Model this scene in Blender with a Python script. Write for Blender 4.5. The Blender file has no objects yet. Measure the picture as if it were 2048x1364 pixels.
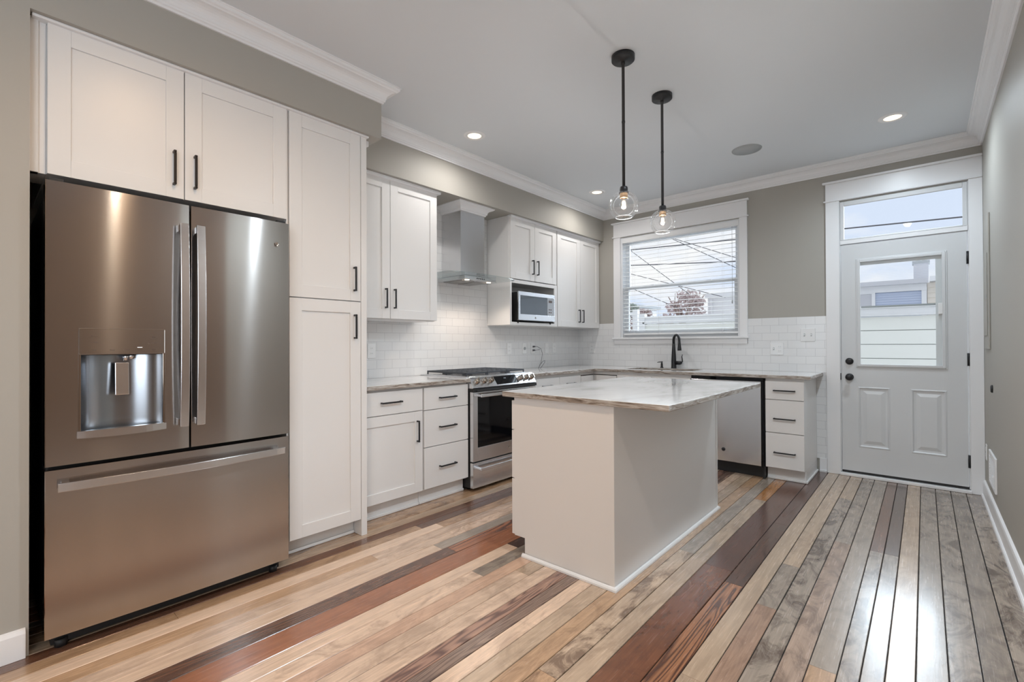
import bpy, bmesh, math, random
from mathutils import Vector, Matrix
random.seed(7)
scene = bpy.context.scene
COL = scene.collection

# ------------------------------------------------------------------ camera
CAM = Vector((3.392, -5.1742, 1.192)); YAW, PITCH, ROLL, FPX = 0.7197, 0.006, -0.0039, 941.19
fw = Vector((-math.sin(YAW)*math.cos(PITCH), math.cos(YAW)*math.cos(PITCH), math.sin(PITCH)))
rt = Vector((math.cos(YAW), math.sin(YAW), 0)); up = rt.cross(fw)
r2 = rt*math.cos(ROLL)+up*math.sin(ROLL); u2 = up*math.cos(ROLL)-rt*math.sin(ROLL)
cd = bpy.data.cameras.new('camera'); cam = bpy.data.objects.new('camera', cd); COL.objects.link(cam)
cam.matrix_world = Matrix(((r2.x, u2.x, -fw.x, CAM.x), (r2.y, u2.y, -fw.y, CAM.y), (r2.z, u2.z, -fw.z, CAM.z), (0, 0, 0, 1)))
cd.sensor_width = 36; cd.sensor_fit = 'HORIZONTAL'; cd.lens = FPX/2048*36; cd.clip_start = .02
scene.camera = cam

# ------------------------------------------------------------------ world, sun, exposure
W = bpy.data.worlds.new('sky'); scene.world = W; W.use_nodes = True
nt = W.node_tree; nt.nodes.clear()
def wn(t, **k):
    n = nt.nodes.new(t)
    for a, b in k.items(): setattr(n, a, b)
    return n
wo = wn('ShaderNodeOutputWorld'); wb = wn('ShaderNodeBackground'); tc = wn('ShaderNodeTexCoord')
mp = wn('ShaderNodeMapping'); mp.inputs['Scale'].default_value = (1.6, 1.6, 5.5); mp.inputs['Location'].default_value = (.3, .1, .2)
no = wn('ShaderNodeTexNoise'); no.inputs['Scale'].default_value = 2.2; no.inputs['Detail'].default_value = 7; no.inputs['Roughness'].default_value = .5
cr = wn('ShaderNodeValToRGB'); cr.color_ramp.elements[0].position = .44; cr.color_ramp.elements[0].color = (.70, .79, .96, 1)
cr.color_ramp.elements[1].position = .60; cr.color_ramp.elements[1].color = (.98, .97, .97, 1)
nt.links.new(tc.outputs['Generated'], mp.inputs[0]); nt.links.new(mp.outputs[0], no.inputs['Vector'])
nt.links.new(no.outputs['Fac'], cr.inputs[0]); nt.links.new(cr.outputs[0], wb.inputs[0]); nt.links.new(wb.outputs[0], wo.inputs[0])
wb.inputs[1].default_value = .98
SUN_W, CAN_W, REAR_CAN_W, REAR_FILL_W = 5.5, 27, 30, 12
sd = bpy.data.lights.new('sun', 'SUN'); sd.energy = SUN_W; sd.angle = math.radians(48); sd.color = (.78, .89, 1)
so = bpy.data.objects.new('sun', sd); COL.objects.link(so)
so.rotation_euler = Vector((-.28, -1, -.60)).to_track_quat('-Z', 'Y').to_euler()
scene.view_settings.view_transform = 'Standard'; scene.view_settings.look = 'None'
scene.view_settings.exposure = 0.12; scene.view_settings.gamma = 1.0; scene.view_settings.use_curve_mapping = False
# added fill lamp in an assumed front window, unseen behind the camera
WX_L = 3.77
ad = bpy.data.lights.new('front_fill_light', 'AREA'); ad.shape = 'RECTANGLE'; ad.size = 1.15; ad.size_y = 1.5; ad.energy = REAR_FILL_W; ad.color = (.88, .94, 1)
ao = bpy.data.objects.new('front_fill_light', ad); COL.objects.link(ao); ao.location = (1.5, -9.02, 1.55)
ao.rotation_euler = Vector((0, 1, 0)).to_track_quat('-Z', 'Z').to_euler()

# added fill lamp for the faces turned right; its side window is made up
ad2 = bpy.data.lights.new('side_fill_light', 'AREA'); ad2.shape = 'RECTANGLE'; ad2.size = 1.5; ad2.size_y = 1.4; ad2.energy = 33; ad2.color = (.84, .93, 1)
ao2 = bpy.data.objects.new('side_fill_light', ad2); COL.objects.link(ao2); ao2.location = (WX_L-.002, -6.3, 1.55)
ao2.rotation_euler = Vector((-1, 0, 0)).to_track_quat('-Z', 'Z').to_euler()

# ------------------------------------------------------------------ materials
def srgb(r, g, b):
    f = lambda c: ((c/255)/12.92 if c/255 <= .04045 else ((c/255+.055)/1.055)**2.4)
    return (f(r), f(g), f(b), 1)
class NM:
    def __init__(s, name):
        s.m = bpy.data.materials.new(name); s.m.use_nodes = True; s.t = s.m.node_tree; s.t.nodes.clear()
        s.o = s.n('ShaderNodeOutputMaterial')
    def n(s, t, ins=None, **k):
        n = s.t.nodes.new(t)
        for a, b in k.items(): setattr(n, a, b)
        for a, b in (ins or {}).items():
            if hasattr(b, 'is_linked') or isinstance(b, bpy.types.NodeSocket): s.t.links.new(b, n.inputs[a])
            else: n.inputs[a].default_value = b
        return n
    def out(s, sock): s.t.links.new(sock, s.o.inputs['Surface'])
    def bsdf(s, **k):
        b = s.n('ShaderNodeBsdfPrincipled', {a.replace('_', ' '): v for a, v in k.items()})
        s.out(b.outputs[0]); return b
    def math(s, op, a, b=0, c=0):
        n = s.n('ShaderNodeMath', {0: a, 1: b, 2: c}, operation=op); return n.outputs[0]
    def mix(s, f, a, b, bt='MIX'):
        n = s.n('ShaderNodeMix', {0: f, 6: a, 7: b}, data_type='RGBA', blend_type=bt); return n.outputs[2]
    def noise(s, vec, scale, detail=4, rough=.5, dist=0):
        return s.n('ShaderNodeTexNoise', {'Vector': vec, 'Scale': scale, 'Detail': detail, 'Roughness': rough, 'Distortion': dist})
    def bump(s, h, strength=.2, dist=.002):
        return s.n('ShaderNodeBump', {'Height': h, 'Strength': strength, 'Distance': dist}).outputs[0]
    def ramp(s, f, stops):
        r = s.n('ShaderNodeValToRGB', {0: f}); e = r.color_ramp.elements
        e[0].position, e[0].color = stops[0]; e[1].position, e[1].color = stops[-1]
        for p, c in stops[1:-1]: x = e.new(p); x.color = c
        return r.outputs[0]
def paint(name, col, rough=.5, spec=.4, bs=.04, sc=220):
    q = NM(name); co = q.n('ShaderNodeTexCoord').outputs['Object']
    nz = q.noise(co, sc, 2)
    q.bsdf(Base_Color=col, Roughness=rough, Specular_IOR_Level=spec, Normal=q.bump(nz.outputs[0], bs, .001))
    return q.m
def plain(name, col, rough=.4, metal=0, spec=.5, **k):
    q = NM(name); q.bsdf(Base_Color=col, Roughness=rough, Metallic=metal, Specular_IOR_Level=spec, **k); return q.m
def steel(name, col, rough=.15, aniso=1.0):
    q = NM(name)
    tg = q.n('ShaderNodeTangent', direction_type='UV_MAP', uv_map='UVMap')
    q.bsdf(Base_Color=col, Roughness=rough, Metallic=1, Anisotropic=aniso, Tangent=tg.outputs[0])
    return q.m
def glass(name, tint=(.97, .98, .98, 1), refl=1.0, ior=1.5, edge=0):
    q = NM(name); tr = q.n('ShaderNodeBsdfTransparent', {0: tint}); gl = q.n('ShaderNodeBsdfGlossy', {0: (1, 1, 1, 1), 'Roughness': .02})
    fr = q.n('ShaderNodeFresnel', {'IOR': ior}).outputs[0]
    f = q.math('MULTIPLY', fr, refl)
    if edge:
        lw = q.n('ShaderNodeLayerWeight', {'Blend': .5}).outputs['Facing']
        f = q.math('MAXIMUM', f, q.math('MULTIPLY', q.math('POWER', lw, 5), edge))
    f = q.math('MINIMUM', f, .4) if edge else f
    mx = q.n('ShaderNodeMixShader', {0: f, 1: tr.outputs[0], 2: gl.outputs[0]}); q.out(mx.outputs[0]); return q.m
def emit(name, col, s):
    q = NM(name); e = q.n('ShaderNodeEmission', {0: col, 1: s}); q.out(e.outputs[0]); return q.m

M = {}
M['wall'] = paint('greige_wall_paint', (.42, .40, .36, 1), .55)
M['wall_brown'] = paint('brown_wall_paint', (.25, .19, .15, 1), .5)
M['ceil'] = paint('ceiling_paint', (.74, .77, .80, 1), .7, .2)
M['trim'] = paint('white_trim_paint', (.86, .86, .87, 1), .32, .5, .01)
M['cab'] = paint('white_cabinet_lacquer', (.81, .80, .79, 1), .34, .5, .01)
M['door'] = paint('exterior_door_paint', (.68, .69, .70, 1), .35, .5, .01)
M['plastic'] = plain('white_plastic', (.85, .85, .85, 1), .3)
M['plastic_dark'] = plain('socket_slots', (.25, .25, .25, 1), .5)
M['black'] = plain('matte_black_metal', (.012, .012, .014, 1), .38, 0, .5)
M['bronze'] = plain('dark_bronze_pull', (.03, .022, .018, 1), .3, .6)
M['blackgloss'] = plain('black_glass', (.003, .003, .004, 1), .05, 0, .3)
M['blackmat'] = plain('black_appliance_side', (.015, .015, .016, 1), .5)
M['steel'] = steel('brushed_stainless', (.50, .475, .46, 1))
M['steel_l'] = steel('bright_brushed_stainless', (.74, .74, .75, 1), .20, .7)
M['chrome'] = plain('polished_knob_steel', (.50, .46, .42, 1), .10, 1)
M['iron'] = plain('cast_iron', (.045, .05, .06, 1), .42, .2)
M['sink'] = plain('sink_basin_steel', (.35, .34, .33, 1), .35, 1)
M['glass'] = glass('window_glass', refl=.4)
M['globe'] = glass('clear_globe_glass', (.99, .99, .99, 1), 1.0, 1.45, .25)
M['rimglass'] = plain('glass_rim', (.85, .87, .88, 1), .05, 0, 1.0)
M['hoodglass'] = glass('hood_glass', (.86, .9, .9, 1), 1.2, 1.5, .3)
M['blind'] = plain('white_blind', (.86, .87, .88, 1), .4)
M['lens'] = emit('downlight_lens', (1, .80, .55, 1), 2.6)
M['filament'] = emit('filament', (1, .62, .30, 1), 14)
M['hoodlens'] = emit('hood_lamp_lens', (1, .8, .6, 1), 4)
M['display'] = emit('display_digits', (.6, .7, .8, 1), .8)
M['vinyl'] = plain('white_vinyl', (.80, .82, .84, 1), .35)
M['grille'] = plain('speaker_grille', (.42, .44, .45, 1), .7)
M['cable'] = plain('grey_cable', (.10, .10, .11, 1), .4)
M['text'] = plain('grey_print', (.10, .07, .06, 1), .5)
M['fencep'] = plain('cream_fence_paint', (.92, .92, .87, 1), .6)
M['white_ext'] = plain('white_exterior', (.86, .86, .87, 1), .6)
M['blue_sid'] = plain('blue_grey_siding', (.56, .62, .76, 1), .6)
M['cream_sid'] = plain('cream_siding', (.80, .74, .66, 1), .6)
M['ground'] = paint('concrete_ground', (.60, .59, .57, 1), .9, .1, .3, 20)
M['roofing'] = plain('pale_roofing', (.62, .62, .65, 1), .8)
M['bark'] = plain('bark', (.28, .2, .17, 1), .8)
M['leaf'] = plain('pale_foliage', (.58, .47, .46, 1), .7)
M['leaf2'] = plain('green_foliage', (.42, .47, .42, 1), .7)

# tiles
def tile(name, axis):
    q = NM(name); co = q.n('ShaderNodeTexCoord').outputs['Object']; s = q.n('ShaderNodeSeparateXYZ', {0: co})
    u = s.outputs[axis]; v = q.math('SUBTRACT', s.outputs['Z'], .915)
    c = q.n('ShaderNodeCombineXYZ', {0: u, 1: v, 2: 0}).outputs[0]
    br = q.n('ShaderNodeTexBrick', {'Vector': c, 'Color1': (.80, .80, .80, 1), 'Color2': (.77, .77, .775, 1), 'Mortar': (.56, .56, .57, 1), 'Scale': 1.0,
             'Mortar Size': .0013, 'Mortar Smooth': .2, 'Bias': 0, 'Brick Width': .1500, 'Row Height': .0747}, offset=.5, squash=1)
    inv = q.math('SUBTRACT', 1, br.outputs['Fac'])
    wob = q.noise(co, 9, 1)
    h = q.math('MULTIPLY_ADD', wob.outputs[0], .35, inv)
    q.bsdf(Base_Color=br.outputs['Color'], Roughness=.12, Specular_IOR_Level=.5, Normal=q.bump(h, .35, .0016))
    return q.m
M['tile_y'] = tile('subway_tile_side', 'Y'); M['tile_x'] = tile('subway_tile_back', 'X')

# stone
def stone(name, top):
    q = NM(name); co = q.n('ShaderNodeTexCoord').outputs['Object']
    mpp = q.n('ShaderNodeMapping', {'Vector': co, 'Scale': (1.0, .42, 3.0) if top else (3, 3, 26), 'Rotation': (0, 0, .5) if top else (.12, .1, 0)})
    nz = q.noise(mpp.outputs[0], 3.2 if top else 2.2, 9, .62, 1.4)
    n2 = q.noise(mpp.outputs[0], 1.1, 5, .6, 2.0)
    if top:
        c = q.ramp(nz.outputs[0], [(.28, (.36, .34, .33, 1)), (.38, (.53, .52, .51, 1)), (.48, (.66, .655, .65, 1)), (.75, (.76, .76, .77, 1))])
        c = q.mix(q.ramp(n2.outputs[0], [(.45, (0, 0, 0, 1)), (.62, (.5, .5, .5, 1))]), c, (.72, .71, .70, 1))
        r = .09
    else:
        c = q.ramp(nz.outputs[0], [(.33, (.12, .09, .07, 1)), (.44, (.29, .24, .20, 1)), (.54, (.44, .40, .36, 1)), (.68, (.64, .61, .58, 1))])
        r = .25
    q.bsdf(Base_Color=c, Roughness=r, Specular_IOR_Level=.5, Normal=q.bump(nz.outputs[0], .02 if top else .35, .002)); return q.m
M['stone'] = stone('quartzite_top', True); M['stone_edge'] = stone('quartzite_edge', False)

# floor planks
def planks():
    q = NM('old_heart_pine_planks')
    co = q.n('ShaderNodeTexCoord').outputs['Object']
    tone = q.n('ShaderNodeAttribute', attribute_name='tone').outputs['Color']
    pa = q.n('ShaderNodeSeparateColor', {0: q.n('ShaderNodeAttribute', attribute_name='pl').outputs['Color']})
    seed, blot, ring = pa.outputs[0], pa.outputs[1], pa.outputs[2]
    off = q.n('ShaderNodeCombineXYZ', {0: q.math('MULTIPLY', seed, 37), 1: q.math('MULTIPLY', seed, 91), 2: q.math('MULTIPLY', seed, 53)}).outputs[0]
    v = q.n('ShaderNodeVectorMath', {0: co, 1: off}, operation='ADD').outputs[0]
    fine = q.noise(q.n('ShaderNodeMapping', {'Vector': v, 'Scale': (150, 5, 1)}).outputs[0], 1, 5, .65, .5)
    med = q.noise(q.n('ShaderNodeMapping', {'Vector': v, 'Scale': (28, 1.6, 1)}).outputs[0], 1, 4, .6, 1.5)
    bl = q.noise(q.n('ShaderNodeMapping', {'Vector': v, 'Scale': (11, 5.0, 1)}).outputs[0], 1, 6, .68, 1.2)
    # cathedral grain: bands of a slowly varying field
    fld = q.noise(q.n('ShaderNodeMapping', {'Vector': v, 'Scale': (9, .85, 1)}).outputs[0], 1, 2, .45, .6)
    wv = q.math('SINE', q.math('MULTIPLY', fld.outputs[0], 95))
    wv = q.math('MULTIPLY_ADD', wv, .5, .5)
    wv = q.math('POWER', wv, 1.6)
    g = q.math('MULTIPLY_ADD', fine.outputs[0], .55, .72)
    g = q.math('MULTIPLY', g, q.math('MULTIPLY_ADD', med.outputs[0], .7, .66))
    gg = q.n('ShaderNodeCombineColor', {0: g, 1: g, 2: g}).outputs[0]
    c = q.mix(1, tone, gg, 'MULTIPLY')
    bf = q.ramp(bl.outputs[0], [(.45, (0, 0, 0, 1)), (.62, (1, 1, 1, 1))])
    bfm = q.math('MULTIPLY', bf, blot)
    dk = q.mix(1, tone, (.30, .25, .23, 1), 'MULTIPLY')
    c = q.mix(bfm, c, dk)
    dr = q.mix(1, tone, (.22, .17, .20, 1), 'MULTIPLY')
    c = q.mix(q.math('MULTIPLY', wv, ring), c, dr)
    wav = q.noise(q.n('ShaderNodeMapping', {'Vector': v, 'Scale': (7, 1.2, 1)}).outputs[0], 1, 2)
    h = q.math('ADD', q.math('MULTIPLY', fine.outputs[0], .06), wav.outputs[0])
    nb = q.bump(h, .22, .006)
    ro = q.math('MULTIPLY_ADD', fine.outputs[0], .12, .20)
    q.bsdf(Base_Color=c, Roughness=ro, Specular_IOR_Level=.55, Coat_Weight=.7, Coat_Roughness=.19, Normal=nb, Coat_Normal=nb)
    return q.m
M['planks'] = planks()
M['subfloor'] = plain('dark_gap', (.012, .009, .008, 1), .9)

# ------------------------------------------------------------------ builders
class MB:
    def __init__(s): s.b = bmesh.new()
    def _new(s, verts): return [s.b.verts.new(v) for v in verts]
    def face(s, pts, mi=0, smooth=False):
        f = s.b.faces.new(s._new(pts)); f.material_index = mi; f.smooth = smooth; return f
    def box(s, x0, x1, y0, y1, z0, z1, mi=0):
        x0, x1 = sorted((x0, x1)); y0, y1 = sorted((y0, y1)); z0, z1 = sorted((z0, z1))
        v = s._new([(x, y, z) for x in (x0, x1) for y in (y0, y1) for z in (z0, z1)])
        for f in ((0, 1, 3, 2), (4, 6, 7, 5), (0, 4, 5, 1), (2, 3, 7, 6), (0, 2, 6, 4), (1, 5, 7, 3)):
            fc = s.b.faces.new([v[i] for i in f]); fc.material_index = mi
        return s
    def prism(s, pts, axis, a, b, mi=0):
        # pts: 2-D polygon in the two other axes (order xyz without axis)
        def P(p, t):
            if axis == 'x': return (t, p[0], p[1])
            if axis == 'y': return (p[0], t, p[1])
            return (p[0], p[1], t)
        v0 = s._new([P(p, a) for p in pts]); v1 = s._new([P(p, b) for p in pts]); n = len(pts)
        s.b.faces.new(v0).material_index = mi; s.b.faces.new(v1[::-1]).material_index = mi
        for i in range(n): s.b.faces.new([v0[i], v1[i], v1[(i+1) % n], v0[(i+1) % n]]).material_index = mi
        return s
    def lathe(s, prof, c, axis='z', seg=28, caps=True, mi=0, smooth=True):
        rings = []
        for r, h in prof:
            ring = []
            for k in range(seg):
                a = 2*math.pi*k/seg; p, q_ = r*math.cos(a), r*math.sin(a)
                co = {'z': (p, q_, h), 'x': (h, p, q_), 'y': (p, h, q_)}[axis]
                ring.append(s.b.verts.new(Vector(co)+Vector(c)))
            rings.append(ring)
        for a, b in zip(rings, rings[1:]):
            for k in range(seg):
                f = s.b.faces.new([a[k], a[(k+1) % seg], b[(k+1) % seg], b[k]]); f.smooth = smooth; f.material_index = mi
        if caps:
            for ring in (rings[0], rings[-1]):
                f = s.b.faces.new(ring); f.material_index = mi
        return s
    def cyl(s, c, r, h, axis='z', seg=24, mi=0): return s.lathe([(r, 0), (r, h)], c, axis, seg, True, mi)
    def tube(s, pts, r, seg=8, caps=True, mi=0, squash=1):
        pts = [Vector(p) for p in pts]; n = len(pts); rs = r if isinstance(r, (list, tuple)) else [r]*n
        t0 = (pts[1]-pts[0]).normalized(); ref = Vector((0, 0, 1)) if abs(t0.z) < .9 else Vector((1, 0, 0))
        u = t0.cross(ref).normalized(); rings = []
        for i, p in enumerate(pts):
            t = (pts[min(i+1, n-1)]-pts[max(i-1, 0)]).normalized()
            u = (u-t*u.dot(t)).normalized(); w = t.cross(u)
            rings.append([s.b.verts.new(p+(u*math.cos(2*math.pi*k/seg)+w*math.sin(2*math.pi*k/seg)*squash)*rs[i]) for k in range(seg)])
        for a, b in zip(rings, rings[1:]):
            for k in range(seg):
                f = s.b.faces.new([a[k], a[(k+1) % seg], b[(k+1) % seg], b[k]]); f.smooth = True; f.material_index = mi
        if caps:
            for ring in (rings[0], rings[-1]): s.b.faces.new(ring).material_index = mi
        return s
    def sweep(s, path, prof, closed=False):
        # path: plan points; room lies to the LEFT of the direction of travel; prof: (offset to the room, z)
        n = len(path); rings = []
        for i in range(n):
            p = Vector(path[i]); d0 = (p-Vector(path[i-1])).normalized() if i > 0 else None
            d1 = (Vector(path[i+1])-p).normalized() if i < n-1 else None
            d0 = d0 or d1; d1 = d1 or d0
            n0 = Vector((-d0.y, d0.x)); n1 = Vector((-d1.y, d1.x)); m = (n0+n1).normalized(); m /= max(.2, m.dot(n0))
            rings.append([s.b.verts.new((p.x+m.x*o, p.y+m.y*o, z)) for o, z in prof])
        k = len(prof)
        for a, b in zip(rings, rings[1:]):
            for j in range(k): s.b.faces.new([a[j], b[j], b[(j+1) % k], a[(j+1) % k]])
        s.b.faces.new(rings[0]); s.b.faces.new(rings[-1][::-1]); return s
def origin(o):
    v = Vector((0, 0, 0))
    while o is not None: v += o.location; o = o.parent
    return v
def obj(name, mb, mat, parent=None, bevel=0, sub=0, rot=None):
    bmesh.ops.recalc_face_normals(mb.b, faces=mb.b.faces[:]) if mb.b.faces else None
    og = origin(parent)
    if og.length: bmesh.ops.translate(mb.b, verts=mb.b.verts[:], vec=-og)
    uv = mb.b.loops.layers.uv.new('UVMap')
    for f in mb.b.faces:
        vert = abs(f.normal.z) < .7
        for l in f.loops:
            c = l.vert.co
            l[uv].uv = (c.z, c.x+c.y) if vert else (c.y, c.x)
    me = bpy.data.meshes.new(name); mb.b.to_mesh(me); mb.b.free()
    for m in (mat if isinstance(mat, (list, tuple)) else [mat]): me.materials.append(M[m] if isinstance(m, str) else m)
    o = bpy.data.objects.new(name, me); COL.objects.link(o); o.parent = parent
    if bevel:
        bv = o.modifiers.new('bevel', 'BEVEL'); bv.width = bevel; bv.segments = 2; bv.limit_method = 'ANGLE'; bv.angle_limit = math.radians(40)
    return o
def tag(o, label, cat, group=None):
    o['label'] = label; o['category'] = cat
    if group: o['group'] = group
    return o
def thing(name, loc, label, cat, group=None):
    o = bpy.data.objects.new(name, None); o.empty_display_size = .1; COL.objects.link(o); o.location = loc
    return tag(o, label, cat, group)
def struct(name, mb, mat, parent=None, bevel=0):
    o = obj(name, mb, mat, parent, bevel)
    if parent is None: o['kind'] = 'structure'
    return o
def sroot(name, loc=(0, 0, 0)):
    o = bpy.data.objects.new(name, None); COL.objects.link(o); o.location = loc; o['kind'] = 'structure'; return o
def text(name, s_, size, mat, parent, loc, face='x', extr=.0004, align='CENTER'):
    cu = bpy.data.curves.new(name, 'FONT'); cu.body = s_; cu.size = size; cu.extrude = extr; cu.align_x = align; cu.align_y = 'CENTER'; cu.resolution_u = 2
    t = bpy.data.objects.new(name+'_tmp', cu); COL.objects.link(t)
    bpy.context.view_layer.update()
    me = bpy.data.meshes.new_from_object(t.evaluated_get(bpy.context.evaluated_depsgraph_get()))
    bpy.data.objects.remove(t)
    me.materials.clear(); me.materials.append(M[mat])
    # face 'x': readable from +x (text runs towards +y); 'y': readable from -y (text runs towards +x)
    R = Matrix(((0, 0, 1), (1, 0, 0), (0, 1, 0))) if face == 'x' else Matrix(((1, 0, 0), (0, 0, -1), (0, 1, 0)))
    og = origin(parent)
    for v in me.vertices: v.co = R @ v.co + Vector(loc) - og
    o = bpy.data.objects.new(name, me); COL.objects.link(o); o.parent = parent; return o
def copy_tree(o, parent=None, loc=None):
    c = o.copy(); COL.objects.link(c); c.parent = parent
    if loc is not None: c.location = loc
    for ch in list(o.children): copy_tree(ch, c)
    return c

# shaker door on a plane facing +x or -y
def slab(mb, face, p, a0, a1, z0, z1, t=.02):
    if face == 'x': mb.box(p-t, p, a0, a1, z0, z1)
    elif face == '-x': mb.box(p, p+t, a0, a1, z0, z1)
    else: mb.box(a0, a1, p, p+t, z0, z1)
def shaker(name, face, p, a0, a1, z0, z1, parent, rail=.07, t=.02, rec=.009, mat='cab'):
    mb = MB()
    slab(mb, face, p, a0, a0+rail, z0, z1, t); slab(mb, face, p, a1-rail, a1, z0, z1, t)
    slab(mb, face, p, a0+rail, a1-rail, z0, z0+rail, t); slab(mb, face, p, a0+rail, a1-rail, z1-rail, z1, t)
    pp = p-rec if face == 'x' else p+rec
    slab(mb, face, pp, a0+rail-.001, a1-rail+.001, z0+rail-.001, z1-rail+.001, t-rec-.002)
    return obj(name, mb, mat, parent, .0012)
def flat(name, face, p, a0, a1, z0, z1, parent, t=.02, mat='cab'):
    mb = MB(); slab(mb, face, p, a0, a1, z0, z1, t); return obj(name, mb, mat, parent, .0015)
def pull(face, p, a, z, L, vert, parent, mat='black'):
    mb = MB(); h = L/2; w = .0055; st = .030
    def bx(d0, d1, s0, s1, q0, q1):  # d depth out, s along, q across
        for_x = (face == 'x')
        A0, A1 = (a+q0, a+q1) if vert else (a+s0, a+s1)
        Z0, Z1 = (z+s0, z+s1) if vert else (z+q0, z+q1)
        if face == 'x': mb.box(p+d0, p+d1, A0, A1, Z0, Z1)
        elif face == '-x': mb.box(p-d1, p-d0, A0, A1, Z0, Z1)
        else: mb.box(A0, A1, p-d1, p-d0, Z0, Z1)
    bx(0, st, -h, -h+.011, -w, w); bx(0, st, h-.011, h, -w, w); bx(st-.009, st, -h+.011, h-.011, -w, w)
    return obj('handle', mb, mat, parent, .002)

# ================================================================== SETTING
H = 2.833; WX = 3.74; YR = -9.0; SX = .79; S2 = .382; TS = 2.5035; TS2 = 2.466; Y1 = -3.465
# floor
def plank_floor():
    seams = [-.02, .065, .15, .235, .32, .405, .49, .545, .62, .71, .79, .866, .94, 1.025, 1.108, 1.19, 1.275, 1.37, 1.508, 1.594, 1.68, 1.762, 1.851, 1.936,
             2.003, 2.07, 2.146, 2.231, 2.316, 2.402, 2.488, 2.630, 2.72, 2.804, 2.888, 2.976, 3.06, 3.147, 3.211, 3.278, 3.36, 3.45, 3.54, 3.63, 3.76]
    L, T, G, R, D, K, W_ = srgb(212, 184, 160), srgb(180, 146, 114), srgb(156, 142, 128), srgb(158, 102, 70), srgb(108, 74, 56), srgb(82, 56, 44), srgb(184, 160, 136)
    P = {  # x of left seam: list of (joint y where the piece starts from the rear, tone, blotch, ring)
        .545: [(-9, T, .6, .3)], .62: [(-9, T, .7, .2)], .71: [(-9, W_, .2, .2)], .79: [(-9, D, .2, .2)],
        .866: [(-9, T, .3, .1), (-4.588, T, .4, 0), (-3.265, D, .2, .4), (-2.2, R, .3, .3)], .94: [(-9, L, .1, 0), (-3.153, T, .5, .3)], 1.025: [(-9, T, .2, 0), (-3.698, L, .3, .2)],
        1.108: [(-9, L, .25, .1), (-3.2, L, .7, 0)], 1.19: [(-9, L, .1, 0), (-3.38, G, .2, 0)], 1.275: [(-9, D, .1, .55), (-3.35, R, 0, .85)], 1.37: [(-9, R, .25, .12)],
        1.508: [(-9, L, .15, 0), (-3.079, K, .5, .2)], 1.594: [(-9, L, .5, 0), (-3.453, G, .6, .1)], 1.68: [(-9, srgb(200, 165, 140), .3, 0)], 1.762: [(-9, L, .35, 0), (-3.295, W_, .5, 0)],
        1.851: [(-9, L, .4, .1)], 1.936: [(-9, srgb(172, 132, 112), .2, .85)], 2.003: [(-9, srgb(146, 120, 104), .2, .7)], 2.07: [(-9, L, .35, .05)], 2.146: [(-9, W_, .3, 0)],
        2.231: [(-9, T, .4, .1)], 2.316: [(-9, T, .8, .1), (-3.81, W_, .9, 0), (-2.488, G, .4, 0)], 2.402: [(-9, W_, .35, 0), (-1.247, srgb(170, 116, 66), .2, 0)],
        2.488: [(-9, srgb(112, 68, 44), .45, .12), (-2.57, srgb(92, 54, 38), .4, .15)], 2.63: [(-9, srgb(160, 110, 78), .1, .95), (-2.7, srgb(96, 62, 44), .2, .75), (-1.68, srgb(84, 50, 38), .2, .4)],
        2.72: [(-9, W_, .3, 0), (-3.49, W_, .15, 0)], 2.804: [(-9, srgb(172, 140, 118), .3, .1), (-2.813, G, .6, 0), (-2.294, W_, .4, 0)], 2.888: [(-9, G, 1, .1), (-.8, W_, .3, 0)],
        2.976: [(-9, srgb(168, 144, 126), .6, 0), (-1.77, G, .6, .1)], 3.06: [(-9, T, .4, .1), (-3.134, G, .3, 0)], 3.147: [(-9, G, .8, 0), (-1.79, srgb(126, 96, 80), .4, .1)],
        3.211: [(-9, G, .5, .1), (-1.79, srgb(104, 86, 76), .4, .1)], 3.278: [(-9, W_, .3, 0)], 3.36: [(-9, G, .3, 0), (-1.4, G, .6, 0)], 3.45: [(-9, G, .8, 0)], 3.54: [(-9, G, .5, .2)], 3.63: [(-9, G, 1, .1)]}
    mb = MB(); b = mb.b
    t_l = b.loops.layers.float_color.new('tone'); p_l = b.loops.layers.float_color.new('pl')
    rnd = random.Random(3)
    for i in range(len(seams)-1):
        x0, x1 = seams[i], seams[i+1]
        segs = P.get(x0) or [(-9, rnd.choice([L, T, G, R]), rnd.random()*.5, 0)]
        far = segs[0]
        if far[0] == -9:  # extra joints in the rear part
            jy = -5.4-rnd.random()*2
            segs = [(-9.0, rnd.choice([L, T, W_, R]), .3, .1), (jy,)+far[1:]]+list(segs[1:])
        for j, sg in enumerate(segs):
            y0 = sg[0]; y1 = segs[j+1][0] if j+1 < len(segs) else 0.03
            g = .0015+(.0009*rnd.random() if x0 > 2.4 else 0); c = .0018
            k = .9+.2*rnd.random(); tone = (sg[1][0]*k, sg[1][1]*k, sg[1][2]*k, 1); pl = (rnd.random(), sg[2], sg[3], 1)
            xa, xb, ya, yb = x0+g, x1-g, y0+.0004, y1-.0004
            top = [(xa+c, ya+.0005, 0), (xb-c, ya+.0005, 0), (xb-c, yb-.0005, 0), (xa+c, yb-.0005, 0)]
            bot = [(xa, ya, -.0018), (xb, ya, -.0018), (xb, yb, -.0018), (xa, yb, -.0018)]
            vt = [b.verts.new(v) for v in top]; vb = [b.verts.new(v) for v in bot]; vd = [b.verts.new((v[0], v[1], -.012)) for v in bot]
            fs = [b.faces.new(vt)]+[b.faces.new([vb[q], vb[(q+1) % 4], vt[(q+1) % 4], vt[q]]) for q in range(4)]+[b.faces.new([vd[q], vd[(q+1) % 4], vb[(q+1) % 4], vb[q]]) for q in range(4)]
            for f in fs:
                for l in f.loops: l[t_l] = tone; l[p_l] = pl
    o = struct('floor', mb, 'planks')
    struct('subfloor', MB().box(-.02, 3.76, -9.0, .03, -.05, -.006), 'subfloor', o)
plank_floor()
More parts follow.
